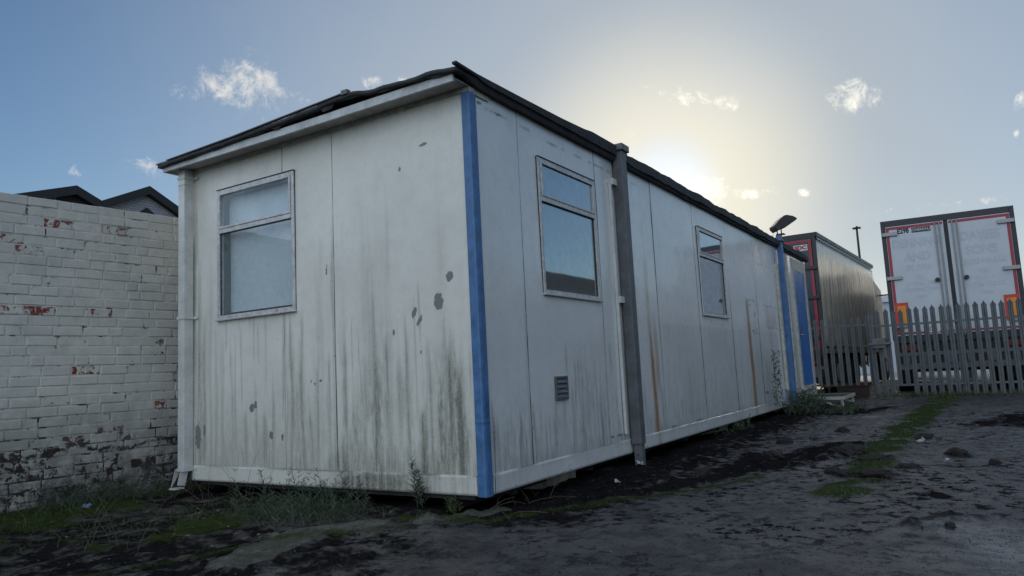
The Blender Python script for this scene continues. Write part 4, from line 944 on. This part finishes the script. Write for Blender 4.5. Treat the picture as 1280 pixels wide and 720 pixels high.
def thick(mesh, obj):
    so = obj.modifiers.new('t', 'SOLIDIFY'); so.thickness = .004
fence = empty('palisade_fence', (13.5, -.85, GZ), label='grey galvanised palisade fence with pointed pales in front of the white doored trailer', cat='fence')
bpy.context.view_layer.update()
fa, fb = Vector((13.55, -.84)), Vector((13.2, -5.6)); fd = (fb-fa).normalized(); frz = math.atan2(fd.y, fd.x)+math.pi/2
meshes = [pale_mesh(1.85, .089), pale_mesh(1.72, .089)]; mshort = pale_mesh(1.595, .082)
kk = 0; s_ = 0.05; rr = random.Random(4)
while s_ < 4.6:
    p = fa+fd*s_; short = kk in (3, 4); me = mshort if short else meshes[0]
    o = pale_at(fence, me, p.x-.018, p.y, GZ+(.26 if short else .02)+rr.uniform(-.012, .012), frz, rr.uniform(-.008, .008)); thick(me, o)
    s_ += .148+rr.uniform(-.006, .006); kk += 1
def rail(parent, a, b, z, nm='rail', mt=None):
    q = MB(); q.bar((a[0], a[1], z), (b[0], b[1], z), .05, .045); q.build(nm, mt or M['galv'], parent, .004)
fend = fa+fd*4.65
rail(fence, fa, fend, 1.62); rail(fence, fa, fend, .36)
for s2 in (.03, 1.06, 1.62, 3.2, 4.5):
    p = fa+fd*s2; q = MB(); q.box(p.x+.03, p.x+.12, p.y-.028, p.y+.028, GZ-.1, 1.78 if s2 != .03 else 1.85); q.build('post', M['galv'], fence, .004)
gate = empty('palisade_gate', (14.0, -.8, GZ), label='lower palisade gate leaf beside the cabin door in front of the curtain sided trailer', cat='gate')
bpy.context.view_layer.update()
ga, gb = Vector((14.02, -.80)), Vector((13.98, 1.4)); gm = pale_mesh(1.56, .082)
for k in range(15):
    p = ga+(gb-ga)*(k/14.2+.015); o = pale_at(gate, gm, p.x-.018, p.y, .36+rr.uniform(-.004, .004), 0, rr.uniform(-.006, .006)); thick(gm, o)
rail(gate, ga, gb, 1.69); rail(gate, ga, gb, .39, 'bottom_rail', M['rust'])
q = MB(); q.box(14.0, 14.05, -.83, -.79, GZ, 1.97); q.build('post', M['black'], gate, .003)
q = MB(); q.box(13.42, 13.52, -1.14, -.88, 1.15, 1.36); q.box(13.40, 13.44, -1.25, -.82, 1.22, 1.27); q.build('latch_box', M['greysteel'], gate, .006)

# ================================================================== STEP, RUSTY BOX, MAST, SHEDS
st = empty('wooden_step', (10.9, -.35, GZ), label='low white framed timber step with mossy top at the cabin door', cat='step')
q = MB(); q.box(10.25, 11.55, -.66, -.03, .285, .31); q.build('deck', M['woodgreen'], st, .004)
q = MB(); q.box(10.22, 11.58, -.69, -.662, .255, .312); q.box(10.22, 10.248, -.66, -.03, .255, .312); q.box(11.552, 11.58, -.66, -.03, .255, .312); q.build('edge_frame', M['whitepaint'], st, .003)
for x, y in ((10.24, -.64), (11.53, -.64), (10.24, -.08), (11.53, -.08)):
    q = MB(); q.box(x, x+.045, y-.02, y+.025, GZ-.02, .254); q.build('leg', M['whitepaint'], st, .003)
q = MB(); q.bar((10.27, -.25, .25), (10.27, -.60, .14), .03); q.bar((10.27, -.62, .27), (11.5, -.64, .15), .03); q.build('brace', M['whitepaint'], st)

rb = empty('rusty_box', (13.3, -.35, GZ), label='low rusty brown metal box with a diagonal strap beside the fence post', cat='metal box')
q = MB(); q.box(13.15, 13.5, -.72, -.14, GZ+.02, GZ+.26); q.build('box_body', M['rust'], rb, .01)
q = MB(); q.bar((13.14, -.16, .37), (13.14, -.68, .19), .012, .03); q.bar((13.14, -.72, .385), (13.14, -.14, .385), .02, .02); q.build('strap', M['rust'], rb)
rt = empty('scrap_rings', (13.2, .1, GZ), label='dark rounded scrap hoops leaning under the gate behind the step', cat='scrap')
for k, yy in enumerate((.12, -.06)):
    q = MB(); q.tube([(13.2+.02*k, yy+.10*math.cos(a), GZ+.14+.13*math.sin(a)) for a in np.linspace(0, 2*math.pi, 20)], .016, 6); q.build('hoop', M['rust'], rt)

lp = empty('street_lamp', (35, 1.5, GZ), label='thin dark lamp post with a small flat head rising behind the trailers', cat='lamp post')
q = MB(); q.cyl((35, 1.52, GZ), (35, 1.52, 7.2), .075, .05, n=10); q.build('pole', M['black'], lp)
q = MB(); q.box(34.85, 35.15, 1.33, 1.71, 7.2, 7.27); q.box(34.95, 35.05, 1.46, 1.58, 7.27, 7.34); q.build('lamp_head', M['black'], lp, .03)

sh = empty('pale_shed', (40, .3, GZ), label='pale blue grey shed glimpsed between the two trailers', cat='shed')
q = MB(); q.box(38, 46, -.9, 3.5, GZ-.1, 3.7); q.build('wall', M['distshed'], sh); q = MB(); q.box(37.8, 46.2, -1.1, 3.7, 3.7, 4.0); q.build('roof', M['lorrywhite'], sh)
# long unit across the yard (mirrored in the side windows)
yd = empty('long_shed', (20, -11, GZ), label='long low shed across the yard, seen as a reflection in the side window', cat='shed')
q = MB(); q.box(6, 60, -22, -11, GZ-.1, 4.0); q.build('wall', simple('shed_cladding', (.05, .055, .06), .9, 0, .3, 3, spec=.05), yd)
q = MB(); q.box(6, 60, -22, -10.95, 4.15, 4.9); q.build('roof_edge', simple('shed_roof_edge', (.03, .034, .04), .9, spec=.05), yd)
q = MB(); q.box(6, 60, -22, -10.9, 3.98, 4.14); q.build('white_strip', M['lorrywhite'], yd)
# background beyond the yard
hb = MB(); r = random.Random(12)
def far_block(nm, x, y, w, d, h, mt, lab):
    e = empty(nm, (x, y, GZ), label=lab, cat='warehouse'); q = MB(); q.box(x, x+d, y-w/2, y+w/2, GZ-.1, h); q.build('wall', mt, e); q = MB(); q.box(x-.3, x+d+.3, y-w/2-.3, y+w/2+.3, h, h+.5); q.build('roof', M['darkroof'], e)
far_block('warehouse', 95, -6, 60, 20, 4.2, simple('tan_cladding', (.42, .37, .29), .7, 0, .15, .3), 'tan low warehouse far behind the trailers')

# ================================================================== VEGETATION
def ribbon_mesh(name, blades, material, label, cat, group=None, kind=None, loc=None):
    V = []; F = []; T_ = []
    for pts, w, tone in blades:
        k = len(V); n = len(pts)
        for i, p in enumerate(pts):
            p = Vector(p); d = (Vector(pts[min(i+1, n-1)])-Vector(pts[max(i-1, 0)])); s_ = d.cross(Vector((math.cos(tone*60), math.sin(tone*60), .2))).normalized()
            ww = w*(1-i/(n-.4)); V += [tuple(p-s_*ww), tuple(p+s_*ww)]; T_ += [tone, tone]
        F += [(k+2*i, k+2*i+1, k+2*i+3, k+2*i+2) for i in range(n-1)]
    me = bpy.data.meshes.new(name); me.from_pydata(V, [], F); a = me.attributes.new('tone', 'FLOAT', 'POINT'); a.data.foreach_set('value', np.array(T_, np.float32))
    if loc is not None: me.transform(Matrix.Translation(-Vector(loc)))
    o = link(name, me, material); 
    if loc is not None: o.location = loc
    return tag(o, label, cat, group, kind)
def blade(x, y, L, r, lean=.6, w=.0022, seg=5, bend=.9, z=None):
    a = r.uniform(0, 2*math.pi); le = r.uniform(.1, lean); z = ground_z(x, y)-.01 if z is None else z; pts = []; px, py, pz = x, y, z; th = le
    for i in range(seg+1):
        pts.append((px, py, pz)); px += math.cos(a)*math.sin(th)*L/seg; py += math.sin(a)*math.sin(th)*L/seg; pz += math.cos(th)*L/seg; th += bend*r.uniform(.1, .5)
        a += r.uniform(-.2, .2)
    return (pts, w, r.random())
def clump(cx, cy, n, sx, sy, Lmin, Lmax, seed, w=.0022, lean=.7, bend=.9):
    r = random.Random(seed); out = []
    for i in range(n):
        x = cx+r.gauss(0, sx); y = cy+r.gauss(0, sy); k = math.exp(-((x-cx)**2/(2*sx*sx)+(y-cy)**2/(2*sy*sy))*.6)
        out.append(blade(x, y, (Lmin+(Lmax-Lmin)*r.random())*(.45+.55*k), r, lean, w*r.uniform(.6, 1.3), 5, bend))
    return out
def feathery(x, y, Hh, r, w=.002, nb=14, lean=.25, z=None):
    """upright stem with fine side leaves"""
    z = ground_z(x, y)-.01 if z is None else z; a = r.uniform(0, 6.28); th = r.uniform(0, lean); pts = []; p = Vector((x, y, z)); out = []
    for i in range(8):
        pts.append(tuple(p)); p = p+Vector((math.cos(a)*math.sin(th), math.sin(a)*math.sin(th), math.cos(th)))*(Hh/7); th += r.uniform(-.06, .1)
    out.append((pts, w, r.random()))
    for k in range(nb):
        t_ = r.uniform(.12, 1); i = min(6, int(t_*7)); q = Vector(pts[i]).lerp(Vector(pts[i+1]), t_*7-i); b = r.uniform(0, 6.28); L = Hh*.28*(1.15-t_)*r.uniform(.6, 1.3)+.015
        e = q+Vector((math.cos(b)*.8, math.sin(b)*.8, .55))*L; mid = (q+e)/2+Vector((0, 0, L*.1)); out.append(([tuple(q), tuple(mid), tuple(e)], w*1.5, r.random()))
    return out
# big wispy clump below the end wall
r = random.Random(31)
bl = clump(-.42, 1.28, 620, .17, .26, .10, .34, 1, .0019, .8)
for i in range(34): bl += feathery(-.42+r.gauss(0, .15), 1.28+r.gauss(0, .25), r.uniform(.16, .34), r, .0016, 22)
ribbon_mesh('grass_clump', bl, M['weed'], 'wispy grey green weed clump in front of the end wall skirt', 'weeds', loc=(-.42, 1.28, GZ))
bl = clump(-.36, .92, 240, .10, .12, .06, .2, 2, .0018)
for i in range(14): bl += feathery(-.33+r.gauss(0, .08), .92+r.gauss(0, .1), r.uniform(.12, .26), r, .0016, 18)
ribbon_mesh('grass_clump', bl, M['weed'], 'smaller green weed tuft right of the wispy clump below the end wall', 'weeds', loc=(-.36, .92, GZ))
bl = []
for i in range(5): bl += feathery(-.03+r.gauss(0, .02), .50+r.gauss(0, .03), r.uniform(.18, .34), r, .0022, 34, .2)
ribbon_mesh('weed_plant', bl, M['weed'], 'single leafy weed touching the mouldy skirt left of the blue corner', 'weed', loc=(-.03, .5, GZ))
bl = []
for i in range(8): bl += feathery(-.02+r.gauss(0, .025), .26+r.gauss(0, .03), r.uniform(.06, .13), r, .003, 18, .5)
ribbon_mesh('weed_plant', bl, M['grass'], 'short bright green weed just left of the blue corner trim', 'weed', loc=(-.02, .26, GZ))
# along the brick wall base
bl = clump(-.55, 3.45, 520, .28, .09, .10, .30, 5, .0024); 
for i in range(30): bl += feathery(-.5+r.gauss(0, .25), 3.42+r.gauss(0, .08), r.uniform(.15, .32), r, .002, 20)
ribbon_mesh('grass_clump', bl, M['weed'], 'dense green weeds at the foot of the brick wall', 'weeds', loc=(-.55, 3.45, GZ))
bl = clump(.0, 3.32, 320, .16, .09, .08, .26, 6, .0022)
ribbon_mesh('grass_clump', bl, M['grass'], 'green weeds between brick wall and downpipe foot', 'weeds', loc=(0, 3.32, GZ))
bl = []
for i in range(2400):
    x = r.uniform(-2.4, -.1); y = r.uniform(1.6, 3.6)
    if fbm(np.array(x*1.8), np.array(y*1.8), 3, 55) < .47: continue
    bl.append(blade(x, y, r.uniform(.03, .11), r, .9, .0018, 3, 1.2))
ribbon_mesh('rough_grass', bl, M['grass'], 'rough low grass and moss on the ground below the brick wall', 'grass', kind='stuff')
bl = []
pth = [(1.3, -1.86), (1.9, -1.93), (3.3, -1.88), (6.1, -1.95), (10.1, -2.05), (13, -2.2)]
for i in range(5200):
    t_ = r.random()**1.5*(len(pth)-1); k = int(t_); k = min(k, len(pth)-2); f = t_-k; x = pth[k][0]*(1-f)+pth[k+1][0]*f; y = pth[k][1]*(1-f)+pth[k+1][1]*f
    x += r.gauss(0, .05); y += r.gauss(0, .095+.012*x)
    if fbm(np.array(x*3), np.array(y*3), 3, 66) < .42: continue
    bl.append(blade(x, y, r.uniform(.012, .04), r, .9, .0022+.0004*x, 2, 1.0))
for i in range(1500):
    t_ = r.random()*4; pt = [(-.32, .45), (-.15, -.1), (.7, -.52), (1.3, -.95), (1.9, -1.2)]; k = min(int(t_), 3); f = t_-k
    x = pt[k][0]*(1-f)+pt[k+1][0]*f+r.gauss(0, .07); y = pt[k][1]*(1-f)+pt[k+1][1]*f+r.gauss(0, .07); bl.append(blade(x, y, r.uniform(.01, .03), r, 1, .0016, 2, 1))
ribbon_mesh('moss_strip', bl, M['grass'], 'green mossy strip of short grass running along the yard', 'grass', kind='stuff')
# far edge plants
bl = []
for i in range(120): bl += feathery(8.95+r.gauss(0, .34), -.25+r.gauss(0, .13), r.uniform(.14, .46), r, .005, 16, .6)
ribbon_mesh('bush', bl, M['weed'], 'scruffy green bush around the foot of the blue leg', 'bush', loc=(9.15, -.28, GZ))
bl = []
for i in range(90): bl += feathery(9.1+r.gauss(0, .4), -.85+r.gauss(0, .13), r.uniform(.06, .17), r, .005, 14, .7)
ribbon_mesh('bush', bl, M['weed'], 'low weeds spreading in front of the timber step', 'bush', loc=(9.5, -.85, GZ))
bl = []
for i in range(30): bl += feathery(5.7+r.gauss(0, .35), -.02+r.gauss(0, .07), r.uniform(.08, .22), r, .0035, 14, .6)
ribbon_mesh('weed_plant', bl, M['weed'], 'low weeds under the cabin edge below the farther window', 'weed', loc=(5.7, -.02, GZ))
def tall_weed():
    x, y = 7.62, -.10; z = GZ; out = []; p = Vector((x, y, z)); pts = []
    for i in range(12): pts.append(tuple(p)); p += Vector((r.uniform(-.012, .012), r.uniform(-.01, .01), .092))
    out.append((pts, .006, .3))
    for k in range(230):
        i = r.randrange(1, 11); q = Vector(pts[i])+Vector((0, 0, r.uniform(0, .09))); wd = .10+.13*math.sin(i/11*math.pi); b = r.uniform(0, 6.28); e = q+Vector((math.cos(b)*wd, math.sin(b)*.06-.02, r.uniform(0, .10)))*r.uniform(.3, 1)
        c = e+Vector((r.uniform(-.03, .03), r.uniform(-.02, .02), r.uniform(.005, .035))); out.append(([tuple(e), tuple((e+c)/2), tuple(c)], .011, r.random()))
        if k % 4 == 0: out.append(([tuple(q), tuple(e)], .0018, .2))
    return out
ribbon_mesh('weed_plant', tall_weed(), M['weed'], 'tall slender weed growing up the side wall before the rust streak', 'weed', loc=(7.62, -.1, GZ))
bl = []
for i in range(900):
    x = 13.3+r.gauss(0, .1); y = r.uniform(-5, -.9); bl.append(blade(x, y, r.uniform(.05, .16), r, .7, .006, 3, .8))
ribbon_mesh('grass_fringe', bl, M['grass'], 'fringe of dark grass along the fence foot', 'grass', kind='stuff')
# plants sprouting on the brick wall top
bl = []
for i in range(5): bl.append(blade(-.83+r.gauss(0, .04), 3.74, r.uniform(.03, .09), r, .4, .002, 3, .4, z=2.63))
for i in range(4): bl.append(blade(-.25+r.gauss(0, .02), 3.68, r.uniform(.04, .10), r, .3, .0012, 3, .3, z=2.63))
ribbon_mesh('wall_sprouts', bl, M['straw'], 'thin dry sprouts on top of the brick wall', 'weeds')
# dry stalks
def stalks(name, spots, L, seed, lab, n=9, lean=.9, rad=.0022):
    rr = random.Random(seed); q = MB()
    for i in range(n):
        x, y = spots[i % len(spots)]; x += rr.gauss(0, .05); y += rr.gauss(0, .07); a = rr.uniform(0, 6.28); th = rr.uniform(.1, lean); p = Vector((x, y, ground_z(x, y)-.01)); pts = []; l_ = L*rr.uniform(.5, 1.1)
        for k in range(7): pts.append(tuple(p)); p += Vector((math.cos(a)*math.sin(th), math.sin(a)*math.sin(th), math.cos(th)))*(l_/6); th += rr.uniform(0, .22); a += rr.uniform(-.25, .25)
        q.tube(pts, [rad*(1-.1*k) for k in range(7)], 5)
    o = q.build(name, M['straw'], None, recalc=False); return tag(o, lab, 'twigs')
def set_origin(o, loc):
    o.data.transform(Matrix.Translation(-Vector(loc))); o.location = loc
o = stalks('dry_stalks', [(-1.55, 1.62), (-1.45, 1.5), (-1.5, 1.8)], .40, 3, 'thin dry stalks standing at the lower left of the yard', 9, .6, .0013); set_origin(o, (-1.5, 1.6, GZ))
o = stalks('dry_stalks', [(-.5, 1.6), (-.3, 1.9), (-.25, 1.2)], .42, 4, 'dry bent stalks among the weeds below the end wall', 8, 1.0, .0014); set_origin(o, (-.4, 1.5, GZ))
o = stalks('dead_twigs', [(.15, -.02), (.5, .1), (.8, .15), (1.1, .12)], .42, 5, 'tangle of dead twigs below the skirt just right of the blue corner', 18, 1.35, .0022); set_origin(o, (.6, .05, GZ)); o.data.materials.clear(); o.data.materials.append(M['twig'])
o = stalks('dead_twigs', [(-.2, 2.6), (-.3, 2.9), (-.1, 3.2), (-.1, 2.3)], .5, 6, 'dead twigs lying below the downpipe', 26, 1.45, .0018); set_origin(o, (-.2, 2.8, GZ)); o.data.materials.clear(); o.data.materials.append(M['twig'])
q = MB()
for k in range(14):
    a = random.uniform(0, 6.28); p = Vector((.88, .08, GZ+.07)); e = p+Vector((math.cos(a)*.03, math.sin(a)*.02, random.uniform(-.04, .05))); w_ = Vector((.008, .004, .01)); q.poly([tuple(p), tuple((p+e)/2+w_), tuple(e), tuple((p+e)/2-w_)])
o = q.build('dead_leaves', simple('brown_leaf', (.14, .07, .045), .8)); tag(o, 'curled brown dead leaves caught in the twigs below the skirt', 'leaves')

# mud clods --------------------------------------------------------
def clod(x, y, sx, sy, sz, seed, lab):
    bm = bmesh.new(); bmesh.ops.create_icosphere(bm, subdivisions=4, radius=1)
    for v in bm.verts:
        p = v.co.copy(); n_ = mnoise.fractal(p*1.6+Vector((seed, 0, 0)), 1, 2, 5)*.45+mnoise.fractal(p*6+Vector((0, seed, 0)), 1, 2, 3)*.12; v.co = p*(1+n_)
        if v.co.z < -.25: v.co.z = -.25
    for v in bm.verts: v.co = Vector((v.co.x*sx, v.co.y*sy, v.co.z*sz))
    me = bpy.data.meshes.new('mud_clod'); bm.to_mesh(me); bm.free(); me.polygons.foreach_set('use_smooth', [False]*len(me.polygons))
    o = link('mud_clod', me, M['mud']); o.location = (x, y, ground_z(x, y)+sz*.12); o.rotation_euler = (0, 0, seed); return tag(o, lab, 'mud clod', 'mud clods lying on the yard')
for a in [(3.35, -1.66, .16, .11, .075, 1, 'largest dark mud heap just left of the moss strip'), (2.98, -1.90, .14, .055, .035, 2, 'flat mud clod lying across the near side of the moss strip'), (2.92, -2.74, .06, .04, .035, 3, 'isolated dark mud clod on clear tarmac at the right edge'),
          (3.48, -2.48, .10, .06, .045, 4, 'mud clod right of the moss strip with a stone beside it'), (2.6, -2.17, .09, .05, .03, 5, 'mud clod at the right rim of the moss strip'), (4.95, -2.16, .12, .08, .05, 6, 'dark clod at the far right rim of the moss strip'),
          (2.2, -1.72, .14, .06, .04, 7, 'mud ridge just left of the near end of the moss strip'), (2.05, -2.0, .13, .05, .03, 8, 'low mud clod at the near end of the moss strip'), (4.5, -.85, .10, .08, .05, 9, 'mud lump in the churned ground beyond the grey leg'), (3.1, -1.05, .16, .07, .045, 10, 'long mud lump in the churned ground in front of the grey leg'),
          (5.5, -1.3, .07, .06, .05, 11, 'small mud lump below the far end of the side wall'), (2.0, -.75, .09, .05, .035, 12, 'mud lump nearest the foot of the grey leg'), (.52, -2.50, .03, .025, .018, 13, 'tiny dark clod standing in the shiny puddle')]: clod(*a)
# crumbs: uncountable
q = MB(); rr = random.Random(77)
def crumb(q, x, y, s_):
    z = ground_z(x, y); pts = [(x+rr.uniform(-1, 1)*s_, y+rr.uniform(-1, 1)*s_, z+rr.uniform(-.2, .6)*s_) for _ in range(3)] + [(x, y, z+s_*rr.uniform(.5, 1))]
    q.add(pts+[(x+s_*.8, y, z), (x-s_*.7, y+s_*.4, z), (x, y-s_*.8, z)], [(4, 5, 3), (5, 6, 3), (6, 4, 3), (4, 0, 3), (5, 1, 3), (6, 2, 3)])
for i in range(3600):
    x = -1.8+9*rr.random()**1.6; y = rr.uniform(-3.6, .4)
    dense = fbm(np.array(x*1.5), np.array(y*1.5), 3, 71)
    if dense < .48 and rr.random() < .75: continue
    crumb(q, x, y, rr.choice((.002, .003, .004, .005, .012 if rr.random() < .15 else .004))*(1+max(0, x)*.25))
for i in range(3800):
    x = rr.uniform(-1.6, 2.2); y = rr.uniform(-3.0, .6); crumb(q, x, y, rr.choice((.0018, .0025, .0035, .005)))
o = q.build('soil_crumbs', M['mud'], None, recalc=False); tag(o, 'dark soil crumbs and grit scattered over the yard', 'grit', kind='stuff')
q = MB()
for i in range(1300):
    x = -1.8+7*rr.random()**1.5; y = rr.uniform(-3.4, 3.2) if x < 0 else rr.uniform(-3.4, .2); crumb(q, x, y, rr.choice((.0015, .002, .003, .004, .006)))
o = q.build('pale_stones', simple('pale_stone', (.16, .155, .15), .8, 0, .4, 40), None, recalc=False); tag(o, 'pale grit and stone chips scattered over the yard', 'stones', kind='stuff')
q = MB()
for i in range(90):
    x, y = rr.gauss(-.7, .45), rr.gauss(1.9, .6); z = ground_z(x, y)+.006; s_ = rr.uniform(.008, .02); a = rr.uniform(0, 6.28); c, s2 = math.cos(a)*s_, math.sin(a)*s_
    q.poly([(x+c, y+s2, z+.004), (x-s2*.5, y+c*.5, z+rr.uniform(0, .012)), (x-c, y-s2, z+.002), (x+s2*.5, y-c*.5, z+rr.uniform(0, .012))])
o = q.build('fallen_leaves', M['deadleaf'], None, recalc=False); tag(o, 'small pale fallen leaves scattered below the end wall', 'leaves', kind='stuff')
def scrap(x, y, s_, mt, lab, nm):
    rr = random.Random(int(x*100)); bm = bmesh.new(); bmesh.ops.create_grid(bm, x_segments=6, y_segments=6, size=s_)
    for v in bm.verts: v.co.z = abs(mnoise.noise(v.co*45+Vector((x, y, 0))))*s_*1.6; v.co.x += mnoise.noise(v.co*30)*s_*.4
    me = bpy.data.meshes.new(nm); bm.to_mesh(me); bm.free(); o = link(nm, me, mt); o.location = (x, y, ground_z(x, y)+.008); o.rotation_euler = (.3, .2, x*9); return tag(o, lab, 'litter')
scrap(-.78, 3.22, .032, M['wrapblue'], 'crumpled blue and white wrapper below the brick wall', 'crumpled_wrapper')
scrap(1.35, -.28, .022, M['paper'], 'small white paper scrap near the grey leg', 'paper_scrap')
scrap(2.05, -.18, .03, M['paper'], 'white flake of rubbish beside the foot of the grey leg', 'paper_scrap')
scrap(4.6, -2.15, .035, M['paper'], 'pale wrapper scrap beside the moss strip', 'paper_scrap')
scrap(3.1, -2.42, .02, M['paper'], 'tiny white scrap on the tarmac right of the moss strip', 'paper_scrap')

# ================================================================== WORLD
w = bpy.data.worlds.new('World'); S.world = w; w.use_nodes = True; t = NT(w.node_tree); bg = t.n['Background']
sky = t.add('ShaderNodeTexSky', sky_type='NISHITA'); sky.sun_disc = False; sky.sun_elevation = SUN_EL; sky.sun_rotation = math.pi/2 - SUN_AZ
sky.altitude = 0; sky.air_density = 1.0; sky.dust_density = 0.3; sky.ozone_density = 3.0
D = t.add('ShaderNodeTexCoord').outputs['Generated']
def cloud_mask(clouds):
    out = None
    for (u, v, a, b, ang, k) in clouds:
        c = look(u, v); R_ = (AR*math.cos(ang)+AU*math.sin(ang)); e1 = (R_ - c*R_.dot(c)).normalized(); e2 = c.cross(e1)
        x = t.math('MULTIPLY', t.vmath('DOT_PRODUCT', D, tuple(e1)), 911/(a*1.22)); y = t.math('MULTIPLY', t.vmath('DOT_PRODUCT', D, tuple(e2)), 911/(b*1.22))
        r2 = t.math('ADD', t.math('MULTIPLY', x, x), t.math('MULTIPLY', y, y))
        mk = t.math('MULTIPLY', t.math('EXPONENT', t.math('MULTIPLY', r2, -1)), k)
        mk = t.math('MULTIPLY', mk, t.math('GREATER_THAN', t.vmath('DOT_PRODUCT', D, tuple(c)), 0))
        out = mk if out is None else t.math('MAXIMUM', out, mk)
    return out
cm = cloud_mask([(300, 112, 34, 34, .2, 1.0), (345, 105, 42, 14, -.45, .9), (275, 100, 20, 14, .8, .8), (312, 85, 22, 12, 0, .8), (378, 112, 16, 10, -.3, .7), (228, 116, 24, 10, -.2, .62), (467, 102, 17, 9, 0, .85), (498, 98, 14, 9, -.5, .8), (184, 209, 20, 10, -.3, .85), (92, 216, 9, 7, 0, .75),
                 (862, 122, 40, 11, -.12, .9), (900, 132, 30, 6, -.2, .6), (1067, 125, 22, 17, -.3, 1.0), (785, 168, 14, 12, 0, .8), (880, 232, 40, 20, -.3, .95), (940, 242, 30, 8, .1, .7), (1005, 242, 9, 5, 0, .6), (1277, 122, 9, 10, 0, .8), (1271, 168, 3, 6, 0, .8), (1140, 260, 34, 6, .1, .6), (1230, 250, 30, 5, 0, .5)])
nz = t.noise(D, 19, 12, .70, .45); nzb = t.noise(D, 52, 8, .7, .9)
q = t.math('ADD', t.math('MULTIPLY', nz, .68), t.math('MULTIPLY', nzb, .32))
thr = t.math('SUBTRACT', .60, t.math('MULTIPLY', cm, .22))
al = t.math('MULTIPLY', t.mr(q, thr, t.math('ADD', thr, .20), 0, .95, True), t.mr(cm, .05, .45, 0, 1, True))
# bright clouds added out of view behind the camera to fill the shaded walls
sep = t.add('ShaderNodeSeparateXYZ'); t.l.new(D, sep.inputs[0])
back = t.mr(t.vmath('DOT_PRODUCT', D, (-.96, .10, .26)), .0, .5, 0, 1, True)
fill_bank = t.math('MULTIPLY', t.mr(t.noise(D, 2.6, 7, .6, .4), .36, .56, 0, 1, True), back)
fill_bank = t.math('MULTIPLY', fill_bank, t.mr(sep.outputs[2], .0, .12))
sun = Vector((math.cos(SUN_EL)*math.cos(SUN_AZ), math.cos(SUN_EL)*math.sin(SUN_AZ), math.sin(SUN_EL)))
toward = t.mr(t.vmath('DOT_PRODUCT', D, tuple(sun)), .86, .995, 0, 1, True)
ccol = t.mix(toward, (7.6, 7.5, 7.1), (13.0, 12.3, 10.4))
SKYMUL = 1.0
cosd = t.vmath('DOT_PRODUCT', D, tuple(sun)); ang = t.math('MULTIPLY', t.math('ARCCOSINE', cosd), 57.2958)
veil = t.math('MULTIPLY', t.mr(ang, 8, 50, .87, 0, True), t.mr(ang, 1.8, 5.0, .25, 1, True))            # thin high haze lit by the low sun
veil = t.math('MULTIPLY', veil, t.mr(t.noise(D, 3.5, 6, .6, .5), .3, .7, .85, 1.05))
vcol = t.mix(t.mr(ang, 3, 16, 0, 1, True), (8.9, 8.35, 6.7), (4.3, 4.75, 5.1))
c = t.mix(veil, sky.outputs[0], vcol)
c = t.mix(t.math('MAXIMUM', al, 0), c, ccol)
c = t.mix(t.math('MULTIPLY', fill_bank, .85), c, (12.7, 14.2, 16.0))
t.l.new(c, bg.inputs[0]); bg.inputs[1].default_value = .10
sl = bpy.data.lights.new('sun', 'SUN'); sl.energy = 3.0; sl.angle = math.radians(.5); sl.color = (1, .90, .74)
so = bpy.data.objects.new('sun', sl); COL.objects.link(so); so.rotation_euler = sun.to_track_quat('Z', 'Y').to_euler(); so.location = (40, 14, 20)

S.view_settings.view_transform = 'Standard'; S.view_settings.look = 'None'; S.view_settings.gamma = 1; S.view_settings.exposure = 0.06
S.view_settings.use_curve_mapping = False
S.cycles.max_bounces = 6; S.cycles.transparent_max_bounces = 8; S.cycles.caustics_reflective = False; S.cycles.caustics_refractive = False
S.cycles.use_denoising = True
